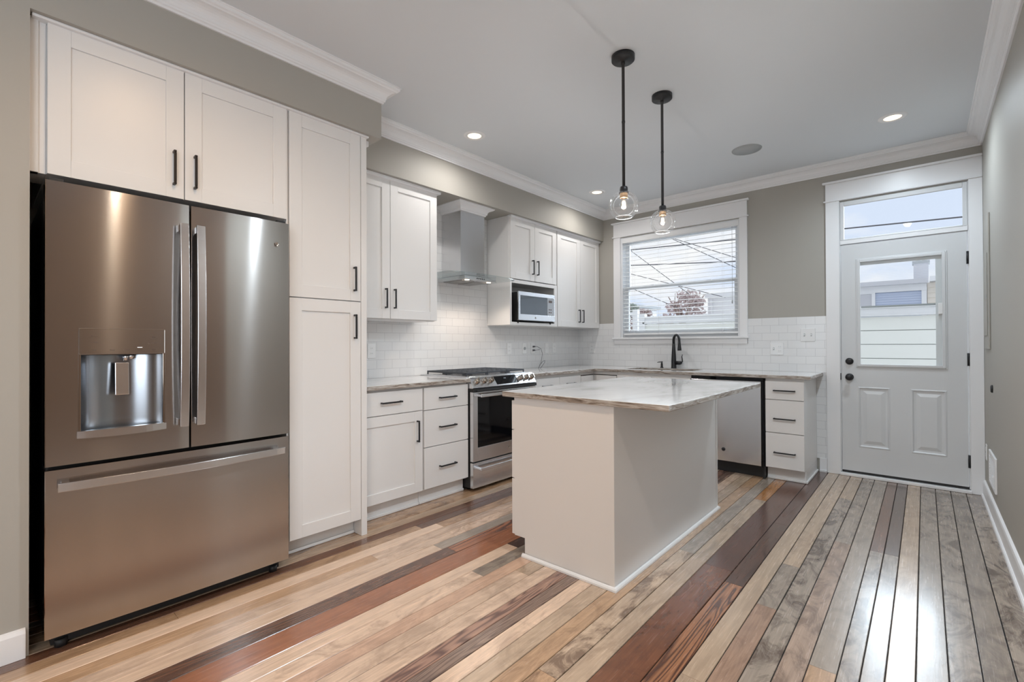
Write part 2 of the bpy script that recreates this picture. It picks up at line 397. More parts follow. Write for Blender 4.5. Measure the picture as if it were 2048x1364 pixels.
struct('ceiling', MB().box(-.15, 3.95, -9.2, .25, H, H+.12), 'ceil')
# walls
WO = dict(x0=.617, x1=1.977, z0=1.252, z1=2.470)   # window opening
DO = dict(x0=2.817, x1=3.66, z1=2.470)             # door + transom opening
mb = MB()
mb.box(-.15, WO['x0'], 0, .2, 0, H).box(WO['x0'], WO['x1'], 0, .2, 0, WO['z0']).box(WO['x0'], WO['x1'], 0, .2, WO['z1'], H)
mb.box(WO['x1'], DO['x0'], 0, .2, 0, H).box(DO['x0'], DO['x1'], 0, .2, DO['z1'], H).box(DO['x1'], 3.95, 0, .2, 0, H)
wall_back = struct('wall_back', mb, 'wall')
mb = MB().box(-.15, 0, -5.036, 0, 0, H)
mb.box(0, S2, Y1, 0, TS2, H)          # soffit over wall cabinets
wall_left = struct('wall_left', mb, 'wall')
mb = MB().box(-.15, SX, YR, -5.036, 0, H).box(0, SX, -5.036, Y1, TS, H)
struct('wall_left_front', mb, 'wall')
struct('wall_right', MB().box(WX, 3.95, -3.6, 0, 0, H), 'wall')
struct('wall_right_front', MB().box(WX, 3.95, YR, -7.1, 0, H).box(WX, 3.95, -5.5, -3.6, 0, H).box(WX, 3.95, -7.1, -5.5, 0, .8).box(WX, 3.95, -7.1, -5.5, 2.3, H), 'wall_brown')
r = sroot('added_window_3', (WX, -6.3, .8))  # unseen side window, added to hold the side fill lamp
obj('frame', MB().box(3.83, 3.88, -7.1, -7.04, .8, 2.3).box(3.83, 3.88, -5.56, -5.5, .8, 2.3).box(3.83, 3.88, -7.04, -5.56, .8, .86).box(3.83, 3.88, -7.04, -5.56, 2.24, 2.3).box(3.83, 3.88, -7.04, -5.56, 1.52, 1.57), 'vinyl', r)
obj('pane', MB().box(3.85, 3.855, -7.04, -5.56, .86, 2.24), 'glass', r)
mb = MB().box(-.15, .9, -9.2, YR, 0, H).box(.9, 2.1, -9.2, YR, 0, .75).box(.9, 2.1, -9.2, YR, 2.35, H).box(2.1, 3.95, -9.2, YR, 0, H)
struct('wall_front', mb, 'wall')
r = sroot('window_2', (1.5, -9, .75))  # unseen front window, assumed; the rear fill lamp stands in its opening
mb = MB()
for a, b_ in ((.9, .97), (2.03, 2.1)): mb.box(a, b_, -9.12, -9.06, .75, 2.35)
mb.box(.97, 2.03, -9.12, -9.06, .75, .82).box(.97, 2.03, -9.12, -9.06, 2.28, 2.35).box(.97, 2.03, -9.12, -9.06, 1.52, 1.57)
obj('frame', mb, 'vinyl', r); obj('pane', MB().box(.97, 2.03, -9.095, -9.09, .82, 2.28), 'glass', r)
# tiles
tt = .008
mb = MB().box(0, tt, -3.549, 0, .915, 1.40).box(0, tt, -2.62, -1.70, 1.40, TS2)
struct('tile_backsplash', mb, 'tile_y', wall_left)
mb = MB().box(tt, .532, -tt, 0, .915, 1.4375).box(.532, 2.046, -tt, 0, .915, 1.186).box(2.046, 2.714, -tt, 0, .915, 1.4375).box(2.60, 2.714, -tt, 0, .12, .915)
struct('tile_backsplash', mb, 'tile_x', wall_back)
# crown
pr = [(0, H-.106), (.010, H-.106), (.012, H-.096), (.018, H-.092), (.019, H-.084)]
for k in range(7):
    a = math.pi/2*k/6; pr.append((.022+.05*(1-math.cos(a)), H-.080+.048*math.sin(a)))
pr += [(.076, H-.026), (.084, H-.022), (.086, H-.008), (.092, H-.006), (.092, H-.0005), (0, H-.0005)]
mb = MB().sweep([(WX, YR), (WX, 0), (S2, 0), (S2, Y1), (SX, Y1), (SX, YR)], pr)
struct('trim_1', mb, 'trim')
# small scribe mouldings under the soffits
struct('trim_2', MB().box(.3, .352, -3.54, -2.60, TS2-.022, TS2).box(.3, .352, -1.71, -.012, TS2-.022, TS2), 'trim', None, .004)
struct('trim_3', MB().box(.70, .768, -5.03, -3.540, TS-.012, TS).box(.42, .70, -3.546, -3.50, TS-.035, TS), 'trim', None, .003)
# baseboards
bbp = [(0, .001), (.015, .001), (.015, .105), (.012, .118), (.006, .122), (.0, .124)]
struct('baseboard_right', MB().sweep([(WX, YR), (WX, -.022)], bbp).sweep([(WX-.015, YR), (WX-.015, -.022)], [(0, .001), (.012, .001), (.010, .014), (.004, .02), (0, .02)]), 'trim')
struct('baseboard_back', MB().box(2.655, 2.712, -.016, -.0005, .001, .125).box(2.655, 2.712, -.03, -.016, .001, .018), 'trim')
struct('baseboard_left', MB().sweep([(SX, -5.045), (SX, YR)], [(0, .001), (.016, .001), (.016, .095), (.010, .108), (0, .112)]), 'trim')

# ------------------------------------------------------------------ window
win = sroot('window_1', (1.297, 0, 1.25))
mb = MB().box(.532, .622, -.020, -.0005, 1.262, 2.476).box(1.972, 2.046, -.020, -.0005, 1.262, 2.476)
obj('casing', mb, 'trim', win, .0015)
mb = MB().box(.532, 2.046, -.020, -.0005, 2.488, 2.640)
obj('head_casing', mb, 'trim', win, .001)
obj('bead', MB().box(.516, 2.062, -.030, -.0005, 2.476, 2.489), 'trim', win, .004)
obj('cap', MB().box(.510, 2.066, -.042, -.0005, 2.640, 2.658), 'trim', win, .004)
obj('stool', MB().box(.520, 2.060, -.045, .05, 1.240, 1.262), 'trim', win, .004)
obj('apron', MB().box(.537, 2.042, -.020, -.009, 1.184, 1.240), 'trim', win, .003)
x0, x1, z0, z1 = WO['x0'], WO['x1'], 1.262, WO['z1']
mb = MB().box(x0, x0+.028, -.0005, .13, z0, z1).box(x1-.028, x1, -.0005, .13, z0, z1).box(x0+.028, x1-.028, 0, .13, z1-.03, z1).box(x0+.028, x1-.028, .05, .13, z0, z0+.03)
obj('jamb', mb, 'vinyl', win, .002)
def sash(name, y, za, zb, st, rb, rtp):
    a, b_ = x0+.028, x1-.028
    s_ = obj(name, MB().box(a, a+st, y, y+.032, za, zb).box(b_-st, b_, y, y+.032, za, zb).box(a+st, b_-st, y, y+.032, za, za+rb).box(a+st, b_-st, y, y+.032, zb-rtp, zb), 'vinyl', win, .002)
    obj('pane', MB().box(a+st-.003, b_-st+.003, y+.014, y+.018, za+rb-.003, zb-rtp+.003), 'glass', s_)
sash('upper_sash', .095, 1.845, z1-.03, .045, .034, .04)
sl = sash('lower_sash', .060, z0+.03, 1.878, .048, .05, .034)
obj('sash_lock', MB().box(.98, 1.03, .045, .06, 1.868, 1.878).box(1.62, 1.67, .045, .06, 1.868, 1.878), 'vinyl', win, .002)

# blind
bl = thing('window_blind', (1.297, .03, 2.46), 'white slatted horizontal blind hanging in the window above the sink', 'blind')
obj('head_rail', MB().box(.640, 1.966, -.004, .045, 2.402, 2.456), 'blind', bl, .003)
bx0, bx1 = .655, 1.955
N = 23
for k in range(N):
    z = 2.372-k*.0463
    mb = MB(); W2 = .0235; th = .0028; til = .004
    pts = []
    for j in range(7):
        u = -W2+2*W2*j/6; pts.append((.022+u, z+.003*(1-(u/W2)**2)+til*u/W2))
    poly = pts+[(p[0], p[1]-th) for p in pts[::-1]]
    mb.prism(poly, 'x', bx0, bx1)
    obj('slat', mb, 'blind', bl)
obj('bottom_rail', MB().box(bx0, bx1, -.002, .046, 1.292, 1.312), 'blind', bl, .003)
for x in (.78, 1.10, 1.42, 1.80):
    for yy in (-.004, .048): obj('cord', MB().tube([(x, yy, 1.30), (x, yy, 2.41)], .0009, 5), 'blind', bl)
obj('tilt_wand', MB().tube([(1.90, -.012, 1.62), (1.90, -.008, 2.40)], .0016, 6).lathe([(.004, 0), (.0065, .01), (.005, .035), (.002, .04)], (1.90, -.012, 1.60)), 'grille', bl)

# ------------------------------------------------------------------ exterior door
dr = sroot('door_1', (3.235, 0, 0))
obj('casing', MB().box(2.714, 2.817, -.020, -.0005, .001, 2.476).box(3.660, WX-.001, -.020, -.0005, .001, 2.476), 'trim', dr, .0015)
obj('head_casing', MB().box(2.714, WX-.001, -.020, -.0005, 2.488, 2.640), 'trim', dr, .001)
obj('bead', MB().box(2.698, WX-.001, -.030, -.0005, 2.476, 2.489), 'trim', dr, .004)
obj('cap', MB().box(2.692, WX-.001, -.042, -.0005, 2.640, 2.658), 'trim', dr, .004)
jx0, jx1 = DO['x0'], DO['x1']
mb = MB().box(jx0, jx0+.006, .002, .12, .03, 2.47).box(jx1-.006, jx1, .002, .12, .03, 2.47).box(jx0+.006, jx1-.006, -.006, .12, 2.078, 2.112)
obj('jamb', mb, 'trim', dr, .001)
obj('threshold', MB().box(jx0-.005, jx1+.005, -.034, .12, .001, .024), 'trim', dr, .003)
obj('door_sweep', MB().box(jx0+.008, jx1-.008, .008, .04, .026, .046), 'blackmat', dr)
# transom
mb = MB().box(jx0+.006, jx0+.034, -.006, .02, 2.112, 2.462).box(jx1-.034, jx1-.006, -.006, .02, 2.112, 2.462).box(jx0+.034, jx1-.034, -.006, .02, 2.112, 2.124).box(jx0+.034, jx1-.034, -.006, .02, 2.424, 2.462)
tf = obj('transom', mb, 'door', dr, .004); obj('pane', MB().box(jx0+.03, jx1-.03, .010, .014, 2.12, 2.43), 'glass', tf)
# slab with lite and two embossed panels
X0, X1, Z0, Z1, YD = 2.826, 3.650, .046, 2.070, .004
gx0, gx1, gz0, gz1 = 2.962, 3.505, .998, 1.905
mb = MB()
pan = [(2.944, 3.168, .262, .800), (3.302, 3.527, .262, .800)]
xs = [X0, pan[0][0], gx0, pan[0][1], pan[1][0], gx1, pan[1][1], X1]; zs = [Z0, pan[0][2], pan[0][3], gz0, gz1, Z1]
for i in range(7):
    for j in range(5):
        xa, xb, za, zb = xs[i], xs[i+1], zs[j], zs[j+1]
        if j == 3 and xa >= gx0-1e-6 and xb <= gx1+1e-6: continue
        if j == 1 and any(xa >= p[0]-1e-6 and xb <= p[1]+1e-6 for p in pan): continue
        mb.face([(xa, YD, za), (xb, YD, za), (xb, YD, zb), (xa, YD, zb)])
for p in pan:
    lv = [(0, 0), (.010, -.004), (.020, .006), (.034, .007), (.062, -.001)]
    prev = None
    for ins, dy in lv:
        ring = [(p[0]+ins, YD+dy, p[2]+ins), (p[1]-ins, YD+dy, p[2]+ins), (p[1]-ins, YD+dy, p[3]-ins), (p[0]+ins, YD+dy, p[3]-ins)]
        if prev:
            for k in range(4): mb.face([prev[k], prev[(k+1) % 4], ring[(k+1) % 4], ring[k]])
        prev = ring
    mb.face(prev)
for a, b_ in (((X0, Z0), (X1, Z0)), ((X1, Z0), (X1, Z1)), ((X1, Z1), (X0, Z1)), ((X0, Z1), (X0, Z0)), ((gx0, gz0), (gx1, gz0)), ((gx1, gz0), (gx1, gz1)), ((gx1, gz1), (gx0, gz1)), ((gx0, gz1), (gx0, gz0))):
    mb.face([(a[0], YD, a[1]), (b_[0], YD, b_[1]), (b_[0], YD+.044, b_[1]), (a[0], YD+.044, a[1])])
for q in ((X0, gx0, Z0, Z1), (gx1, X1, Z0, Z1), (gx0, gx1, Z0, gz0), (gx0, gx1, gz1, Z1)):
    mb.face([(q[0], YD+.044, q[2]), (q[1], YD+.044, q[2]), (q[1], YD+.044, q[3]), (q[0], YD+.044, q[3])])
ds = obj('door_slab', mb, 'door', dr)
mb = MB()
def ringframe(mb, a0, a1, c0, c1, w, y0_, y1_):
    mb.box(a0, a0+w, y0_, y1_, c0, c1).box(a1-w, a1, y0_, y1_, c0, c1).box(a0+w, a1-w, y0_, y1_, c0, c0+w).box(a0+w, a1-w, y0_, y1_, c1-w, c1)
ringframe(mb, 2.934, 3.533, .970, 1.934, .014, YD-.007, YD+.003); ringframe(mb, 2.944, 3.523, .980, 1.924, .022, YD-.014, YD+.003)
obj('glazing_frame', mb, 'door', ds, .003)
obj('pane', MB().box(2.955, 3.512, YD+.006, YD+.010, .99, 1.915), 'glass', ds)
# enclosed mini blind
mb = MB().box(2.966, 3.502, YD+.012, YD+.028, 1.876, 1.904)
obj('blind_head', mb, 'blind', ds)
obj('blind_track', MB().box(3.463, 3.502, YD+.012, YD+.03, 1.0, 1.876), 'blind', ds)
obj('blind_slider', MB().box(3.478, 3.506, YD-.016, YD+.004, 1.42, 1.51), 'plastic', ds, .003)
mb = MB()
for k in range(24):
    z = 1.866-k*.0140; mb.prism([(YD+.014, z), (YD+.026, z+.0008), (YD+.026, z+.0012), (YD+.014, z+.0004)], 'x', 2.970, 3.462)
obj('blind_slats', mb, 'blind', ds)
obj('blind_rail', MB().box(2.970, 3.462, YD+.013, YD+.027, 1.497, 1.513), 'grille', ds)
for z, nm in ((.883, 'door_knob'), (1.024, 'deadbolt')):
    mb = MB()
    if nm == 'door_knob': mb.lathe([(.031, 0), (.031, -.006), (.026, -.010), (.011, -.012), (.011, -.03), (.020, -.036), (.027, -.046), (.027, -.056), (.018, -.063), (.002, -.064)], (2.884, YD, z), 'y')
    else: mb.lathe([(.030, 0), (.030, -.006), (.025, -.014), (.012, -.016)], (2.884, YD, z), 'y').box(2.872, 2.896, YD-.028, YD-.014, z-.005, z+.005)
    obj(nm, mb, 'black', ds)
obj('strike_plate', MB().box(2.8165, 2.8225, -.003, .006, .855, .915), 'black', dr)
for z in (.249, 1.054, 1.861):
    obj('hinge', MB().cyl((3.652, -.004, z-.05), .0065, .10, 'z', 12).box(3.645, 3.660, -.001, .003, z-.05, z+.05), 'black', dr)

# ================================================================== LIGHTS
def can(x, y, label, w, warm):
    t = thing('recessed_downlight', (x, y, H), label, 'ceiling light', 'recessed ceiling downlights')
    obj('trim_ring', MB().lathe([(.052, -.001), (.056, -.007), (.080, -.006), (.086, -.0005)], (x, y, H), 'z', 36, False), 'trim', t)
    obj('lens', MB().lathe([(.0535, -.0008), (.0535, -.0025), (.001, -.0026)], (x, y, H), 'z', 36, True), 'lens', t)
    ld = bpy.data.lights.new('downlight_bulb', 'SPOT'); ld.energy = w; ld.color = warm; ld.spot_size = math.radians(168); ld.spot_blend = .8; ld.shadow_soft_size = .04
    lo = bpy.data.objects.new('downlight_bulb', ld); COL.objects.link(lo); lo.parent = t; lo.location = (0, 0, -.012)
WARM = (1, .97, .94); WARM2 = (1, .86, .70); WARM3 = (1, .66, .38); COOL = (.78, .90, 1)
can(.739, -2.586, 'lit white recessed downlight in the ceiling above the range hood', CAN_W, WARM)
can(.735, -.737, 'lit white recessed downlight at the ceiling corner left of the window', CAN_W, WARM)
can(3.228, -.769, 'lit white recessed downlight in the ceiling in front of the back door', 56, COOL)
for i, (x, y) in enumerate(((3.228, -3.25), (3.228, -4.45), (1.95, -4.55), (1.95, -6.6), (3.228, -6.4), (3.228, -8.1), (1.4, -8.1))):  # last four lie out of view, added for warm fill from behind
    if i > 1 or True:
        can(x, y, ['recessed downlight over the floor beside the island', 'recessed downlight near the right wall by the refrigerator aisle', 'recessed downlight centred in front of the refrigerator', 'added recessed downlight in the middle of the front room, out of view',
                   'added recessed downlight beside the brown wall, out of view', 'added recessed downlight by the front window, right side, out of view', 'added recessed downlight by the front window, left side, out of view'][i], (140, 44, 50, 30, 20, 20, 20)[i], (COOL, WARM2, WARM3, WARM3, WARM3, WARM3, WARM3)[i])
t = thing('ceiling_speaker', (2.268, -.86, H), 'round flat grey speaker grille set flush in the ceiling', 'speaker')
obj('grille', MB().lathe([(.108, -.0005), (.108, -.004), (.001, -.0042)], (2.268, -.86, H), 'z', 40, True), 'grille', t)
obj('rim', MB().lathe([(.107, -.004), (.109, -.006), (.114, -.005), (.116, -.0005)], (2.268, -.86, H), 'z', 40, False), 'grille', t)

def pendant(x, y, label, zt):
    t = thing('pendant_lamp', (x, y, H), label, 'pendant light', 'pendants over the island')
    obj('canopy', MB().lathe([(.065, -.0005), (.065, -.026), (.061, -.030), (.012, -.031), (.012, -.038)], (x, y, H), 'z', 40), 'black', t)
    obj('rod', MB().lathe([(.0085, zt+.028), (.0085, H-.05), (.0115, H-.05), (.0115, H-.034)], (x, y, 0), 'z', 16).lathe([(.0098, 2.45), (.0098, 2.46)], (x, y, 0), 'z', 16), 'black', t)
    s = obj('socket', MB().lathe([(.0125, zt+.03), (.020, zt+.028), (.023, zt+.02), (.023, zt-.002), (.028, zt-.004), (.028, zt-.010)], (x, y, 0), 'z', 28), 'black', t)
    obj('socket_sleeve', MB().lathe([(.022, zt-.010), (.022, zt-.036), (.018, zt-.037)], (x, y, 0), 'z', 24, False), plain('brass_sleeve', (.30, .20, .12, 1), .35, .8) if 'sleeve' not in M else M['sleeve'], s)
    R = .0825; zc = zt-.078; pr_ = []
    a0, a1 = math.asin(.030/R), math.pi-math.asin(.046/R)
    for k in range(19):
        a = a0+(a1-a0)*k/18; pr_.append((R*math.sin(a), zc+R*math.cos(a)))
    gb = obj('globe', MB().lathe(pr_, (x, y, 0), 'z', 48, False), 'globe', t)
    ra = [(pr_[-1][0]+.0022*math.cos(a), pr_[-1][1]+.0022*math.sin(a)) for a in [2*math.pi*k/8 for k in range(9)]]
    obj('rim', MB().lathe(ra, (x, y, 0), 'z', 48, False), 'rimglass', gb)
    bulb = [(.0125, zt-.030), (.0125, zt-.040), (.016, zt-.050), (.024, zt-.066), (.0265, zt-.078), (.023, zt-.092), (.012, zt-.102), (.001, zt-.105)]
    b_ = obj('bulb', MB().lathe(bulb, (x, y, 0), 'z', 24, False), 'globe', t)
    mb = MB()
    for k in range(5):
        a = k*2*math.pi/5; mb.tube([(x+.006*math.cos(a), y+.006*math.sin(a), zt-.052), (x+.011*math.cos(a+.4), y+.011*math.sin(a+.4), zt-.084)], .0011, 5)
    obj('filament', mb, 'filament', b_)
    ld = bpy.data.lights.new('pendant_bulb', 'POINT'); ld.energy = 5; ld.color = WARM; ld.shadow_soft_size = .012
    lo = bpy.data.objects.new('pendant_bulb', ld); COL.objects.link(lo); lo.parent = t; lo.location = (0, 0, zt-.068-H)
M['sleeve'] = plain('brass_sleeve', (.30, .20, .12, 1), .35, .8)
pendant(2.109, -2.739, 'nearer black rod pendant with clear glass globe above the island', 2.056)
pendant(2.096, -2.18, 'farther black rod pendant with clear glass globe, against the window', 2.071)

# ================================================================== REFRIGERATOR
FY0, FS, FY1 = -4.997, -4.5284, -4.087
fr = thing('refrigerator', (.45, -4.54, 0), 'stainless steel french door refrigerator with water dispenser and bottom freezer', 'refrigerator')
obj('body', MB().box(.03, .79, FY0+.006, FY1-.006, .03, 1.800), 'blackmat', fr, .004)
obj('base_grille', MB().box(.60, .80, FY0+.02, FY1-.02, .012, .062), 'blackmat', fr)
for y in (FY0+.05, FY1-.05): obj('leveling_foot', MB().cyl((.80, y, .001), .02, .03), 'blackmat', fr)
def curved(y0, y1, z0, z1, xb, xf, bulge, hole=None, ny=20):
    mb = MB(); b = mb.b; ym = (FY0+FY1)/2 if bulge < 0 else (y0+y1)/2; hw = (y1-y0)/2
    ys = [y0+(y1-y0)*k/ny for k in range(ny+1)]; zs_ = [z0, z1]
    if hole: ys = sorted(set([round(v, 5) for v in ys if not (abs(v-hole[0]) < .01 or abs(v-hole[1]) < .01)]+[hole[0], hole[1]])); zs_ = [z0, hole[2], hole[3], z1]
    fx = lambda y: xf-abs(bulge)*(((y-(y0+y1)/2)/hw)**2)
    er = .006
    grid = [[b.verts.new((fx(y), y, z)) for z in zs_] for y in ys]
    for i in range(len(ys)-1):
        for j in range(len(zs_)-1):
            if hole and j == 1 and ys[i] >= hole[0]-1e-6 and ys[i+1] <= hole[1]+1e-6: continue
            f = b.faces.new([grid[i][j], grid[i+1][j], grid[i+1][j+1], grid[i][j+1]]); f.smooth = True
    # rim and sides
    def strip(pa, pb):
        for k in range(len(pa)-1): mb.face([pa[k], pa[k+1], pb[k+1], pb[k]])
    for z in (z0, z1): strip([(fx(y), y, z) for y in ys], [(xb, y, z) for y in ys])
    for y in (y0, y1): mb.face([(fx(y), y, z0), (fx(y), y, z1), (xb, y, z1), (xb, y, z0)])
    mb.face([(xb, y0, z0), (xb, y1, z0), (xb, y1, z1), (xb, y0, z1)])
    return mb
HL = (-4.901, -4.629, .842, 1.155)
ld_ = obj('door', curved(FY0, FS-.004, .7275, 1.8278, .802, .881, .006, HL), 'steel', fr)
rd = obj('door', curved(FS+.004, FY1, .7275, 1.8278, .802, .881, .006), 'steel', fr)
fd = obj('freezer_drawer', curved(FY0, FY1, .0704, .712, .802, .883, .010), 'steel', fr)
obj('door_edge', MB().box(.800, .8815-.006, FY0-.0022, FY0-.0002, .7275, 1.8278), 'chrome', ld_)
obj('drawer_edge', MB().box(.800, .883-.010, FY0-.0022, FY0-.0002, .0704, .712), 'chrome', fd)
obj('door_edge', MB().box(.800, .8815-.006, FY1+.0002, FY1+.0022, .7275, 1.8278), 'chrome', rd)
obj('gasket', MB().box(.79, .801, FY0+.012, FY1-.012, .06, 1.82), 'blackmat', fr)
for a_ in (FY0+.01, FY1-.05): obj('hinge_cover', MB().box(.70, .86, a_, a_+.04, 1.829, 1.842), 'blackmat', fr)
# dispenser
M['niche'] = steel('dark_niche_steel', (.36, .38, .41, 1), .24, .5)
dp = thing  # alias unused
disp = obj('dispenser', MB().face and curved(-4.903, -4.627, 1.158, 1.258, .872, .889, .0025), 'steel', ld_)
mb = MB(); cy = (HL[0]+HL[1])/2; hw = (HL[1]-HL[0])/2; n = 16
P0 = [(.879-.062*math.cos((k/n-.5)*math.pi)**.6 if 0 < k < n else .879, cy+hw*(-1+2*k/n)) for k in range(n+1)]
for k in range(n):
    f = mb.face([(P0[k][0], P0[k][1], HL[2]), (P0[k+1][0], P0[k+1][1], HL[2]), (P0[k+1][0], P0[k+1][1], HL[3]), (P0[k][0], P0[k][1], HL[3])], 0, True)
bmesh.ops.remove_doubles(mb.b, verts=mb.b.verts[:], dist=1e-5)
nich = obj('dispenser_niche', mb, 'niche', ld_)
obj('drip_tray', MB().prism([(p[0], p[1]) for p in P0], 'z', HL[2]+.001, HL[2]+.004), 'blackmat', nich)
obj('niche_top', MB().prism([(p[0], p[1]) for p in P0], 'z', HL[3]-.002, HL[3]), 'blackmat', nich)
for a, b_ in ((HL[0]-.005, HL[0]+.003), (HL[1]-.003, HL[1]+.005)): obj('niche_rim', MB().box(.872, .8835, a, b_, HL[2]-.01, HL[3]+.004), 'chrome', nich, .001)
mb = MB(); m_ = []
for k in range(13):
    u = -1+2*k/12; m_.append((cy+.1445*u, .828+.010*(1-u*u)*0, .858+.0*u))
pts_f = [(cy+.1445*(-1+2*k/12)) for k in range(13)]
b = mb.b; A = []
for y in pts_f:
    u = (y-cy)/.1445; xo = .889+.010*(1-u*u)
    A.append([b.verts.new((xo, y, .826+.004*(1-u*u)*-1)), b.verts.new((xo, y, .853)), b.verts.new((.868, y, .853)), b.verts.new((.868, y, .826))])
for k in range(12):
    for j in range(4): b.faces.new([A[k][j], A[k+1][j], A[k+1][(j+1) % 4], A[k][(j+1) % 4]])
b.faces.new(A[0]); b.faces.new(A[-1])
obj('dispenser_lip', mb, 'steel_l', ld_)
obj('paddle', MB().prism([(.850, .985), (.858, .985), (.852, 1.12), (.838, 1.12)], 'y', -4.789, -4.743), 'steel_l', nich, .002)
obj('nozzle', MB().lathe([(.008, 1.128), (.010, 1.156)], (.858, -4.756, 0), 'z', 14), 'steel_l', nich)
obj('nozzle', MB().lathe([(.008, 1.134), (.012, 1.156)], (.858, -4.737, 0), 'z', 14), 'steel_l', nich)
for s_, u, v in (('Freezer', .16, .72), ('Ice Maker', .16, .47), ('Lock', .16, .14), ('Water', .36, .14), ('Crushed', .52, .14), ('Cubed', .685, .14), ('Light', .86, .14), ('Filter', .86, .70), ('Door Alarm', .86, .45)):
    yy = -4.903+.276*u; zz = 1.160+.095*v; uu = 2*u-1
    text('lettering', s_, .0062, 'text', disp, (.8893-.0025*uu*uu, yy, zz))
obj('underline', MB().box(.886, .8884, -4.875, -4.842, 1.222, 1.2226), 'text', disp); obj('underline', MB().box(.886, .8884, -4.68, -4.652, 1.2205, 1.2211), 'text', disp)
for q in ((-4.905, -4.625, 1.2580, 1.2605), (-4.905, -4.625, 1.1555, 1.158), (-4.905, -4.9025, 1.158, 1.258), (-4.6275, -4.625, 1.158, 1.258)): obj('panel_rim', MB().box(.874, .8885, *q), 'chrome', disp, .0008)
obj('indicator', MB().box(.8885, .8895, -4.722, -4.705, 1.182, 1.1845), emit('indicator', (1, 1, 1, 1), 1.1), disp)
# handles
def vhandle(yc, parent):
    mb = MB(); b = mb.b; R_ = []
    for k in range(15):
        u = -1+2*k/14; z = 1.2825+.4505*u; xo = .944-.016*u*u
        R_.append([b.verts.new((xo, yc-.0165, z)), b.verts.new((xo, yc+.0165, z)), b.verts.new((xo-.013, yc+.0165, z)), b.verts.new((xo-.013, yc-.0165, z))])
    for k in range(14):
        for j in range(4): b.faces.new([R_[k][j], R_[k+1][j], R_[k+1][(j+1) % 4], R_[k][(j+1) % 4]])
    b.faces.new(R_[0]); b.faces.new(R_[-1])
    mb.box(.876, .92, yc-.012, yc+.012, .834, .862).box(.876, .92, yc-.012, yc+.012, 1.703, 1.731)
    obj('handle', mb, 'steel_l', parent, .0015)
vhandle(-4.562, ld_); vhandle(-4.499, rd)
mb = MB(); b = mb.b; R_ = []
for k in range(21):
    u = -1+2*k/20; y = -4.545+.421*u; xo = .950-.028*u*u
    R_.append([b.verts.new((xo, y, .634)), b.verts.new((xo, y, .667)), b.verts.new((xo-.012, y, .667)), b.verts.new((xo-.012, y, .634))])
for k in range(20):
    for j in range(4): b.faces.new([R_[k][j], R_[k+1][j], R_[k+1][(j+1) % 4], R_[k][(j+1) % 4]])
b.faces.new(R_[0]); b.faces.new(R_[-1])
mb.box(.872, .916, -4.955, -4.930, .640, .661).box(.872, .916, -4.160, -4.135, .640, .661)
obj('handle', mb, 'steel_l', fd, .0015)
def badge(parent, face, c, r, mat1='chrome'):
    mb = MB(); ax = 'x' if face == 'x' else 'y'; sg = 1 if face == 'x' else -1
    mb.lathe([(r, 0), (r, .002*sg), (r*.86, .0026*sg), (r*.84, .0016*sg), (.0005, .0016*sg)], c, ax, 28, False)
    bd = obj('badge', mb, mat1, parent)
    off = Vector((.002, 0, 0)) if face == 'x' else Vector((0, -.002, 0))
    text('monogram', 'GE', r*1.0, 'text', bd, tuple(Vector(c)+off), face, .0003)
badge(rd, 'x', (.8775, -4.150, 1.709), .013)

# ================================================================== CABINETS
# over-fridge cabinet
CX = .7508
cf = thing('refrigerator_cabinet', (.37, -4.52, 1.88), 'wide white shaker cabinet with two doors above the refrigerator', 'cabinet')
obj('carcass', MB().box(.01, CX-.022, -4.987, -4.036, 1.886, 2.490), 'cab', cf, .001)
obj('filler', MB().box(.55, .730, -5.034, -4.988, 1.884, 2.500).box(.70, .741, -5.034, -5.010, 1.884, 2.500), 'cab', cf)
d = shaker('door', 'x', CX, -4.985, -4.5214, 1.884, 2.4935, cf); pull('x', CX, -4.562, 2.021, .160, True, d, 'bronze')
d = shaker('door', 'x', CX, -4.5174, -4.043, 1.884, 2.4935, cf); pull('x', CX, -4.478, 2.021, .160, True, d, 'bronze')
pt = thing('pantry_cabinet', (.37, -3.8, 0), 'tall narrow white pantry cabinet between refrigerator and base cabinets', 'cabinet')
obj('carcass', MB().box(.01, CX-.022, -4.030, -3.590, .105, 2.490).box(.01, .66, -4.030, -3.590, .001, .105), 'cab', pt)
obj('end_panel', MB().box(.01, CX+.001, -3.5875, -3.549, .001, 2.503), 'cab', pt, .001)
obj('shoe_moulding', MB().box(.66, .672, -4.028, -3.589, .001, .02), 'cab', pt, .004)
d = shaker('door', 'x', CX, -4.028, -3.5905, 1.4605, 2.4935, pt); pull('x', CX, -3.636, 1.594, .150, True, d)
d = shaker('door', 'x', CX, -4.028, -3.5905, .1050, 1.4550, pt); pull('x', CX, -3.634, 1.3015, .150, True, d)
struct('trim_4', MB().box(.60, .742, -4.0415, -4.0335, .10, 2.50), 'cab')

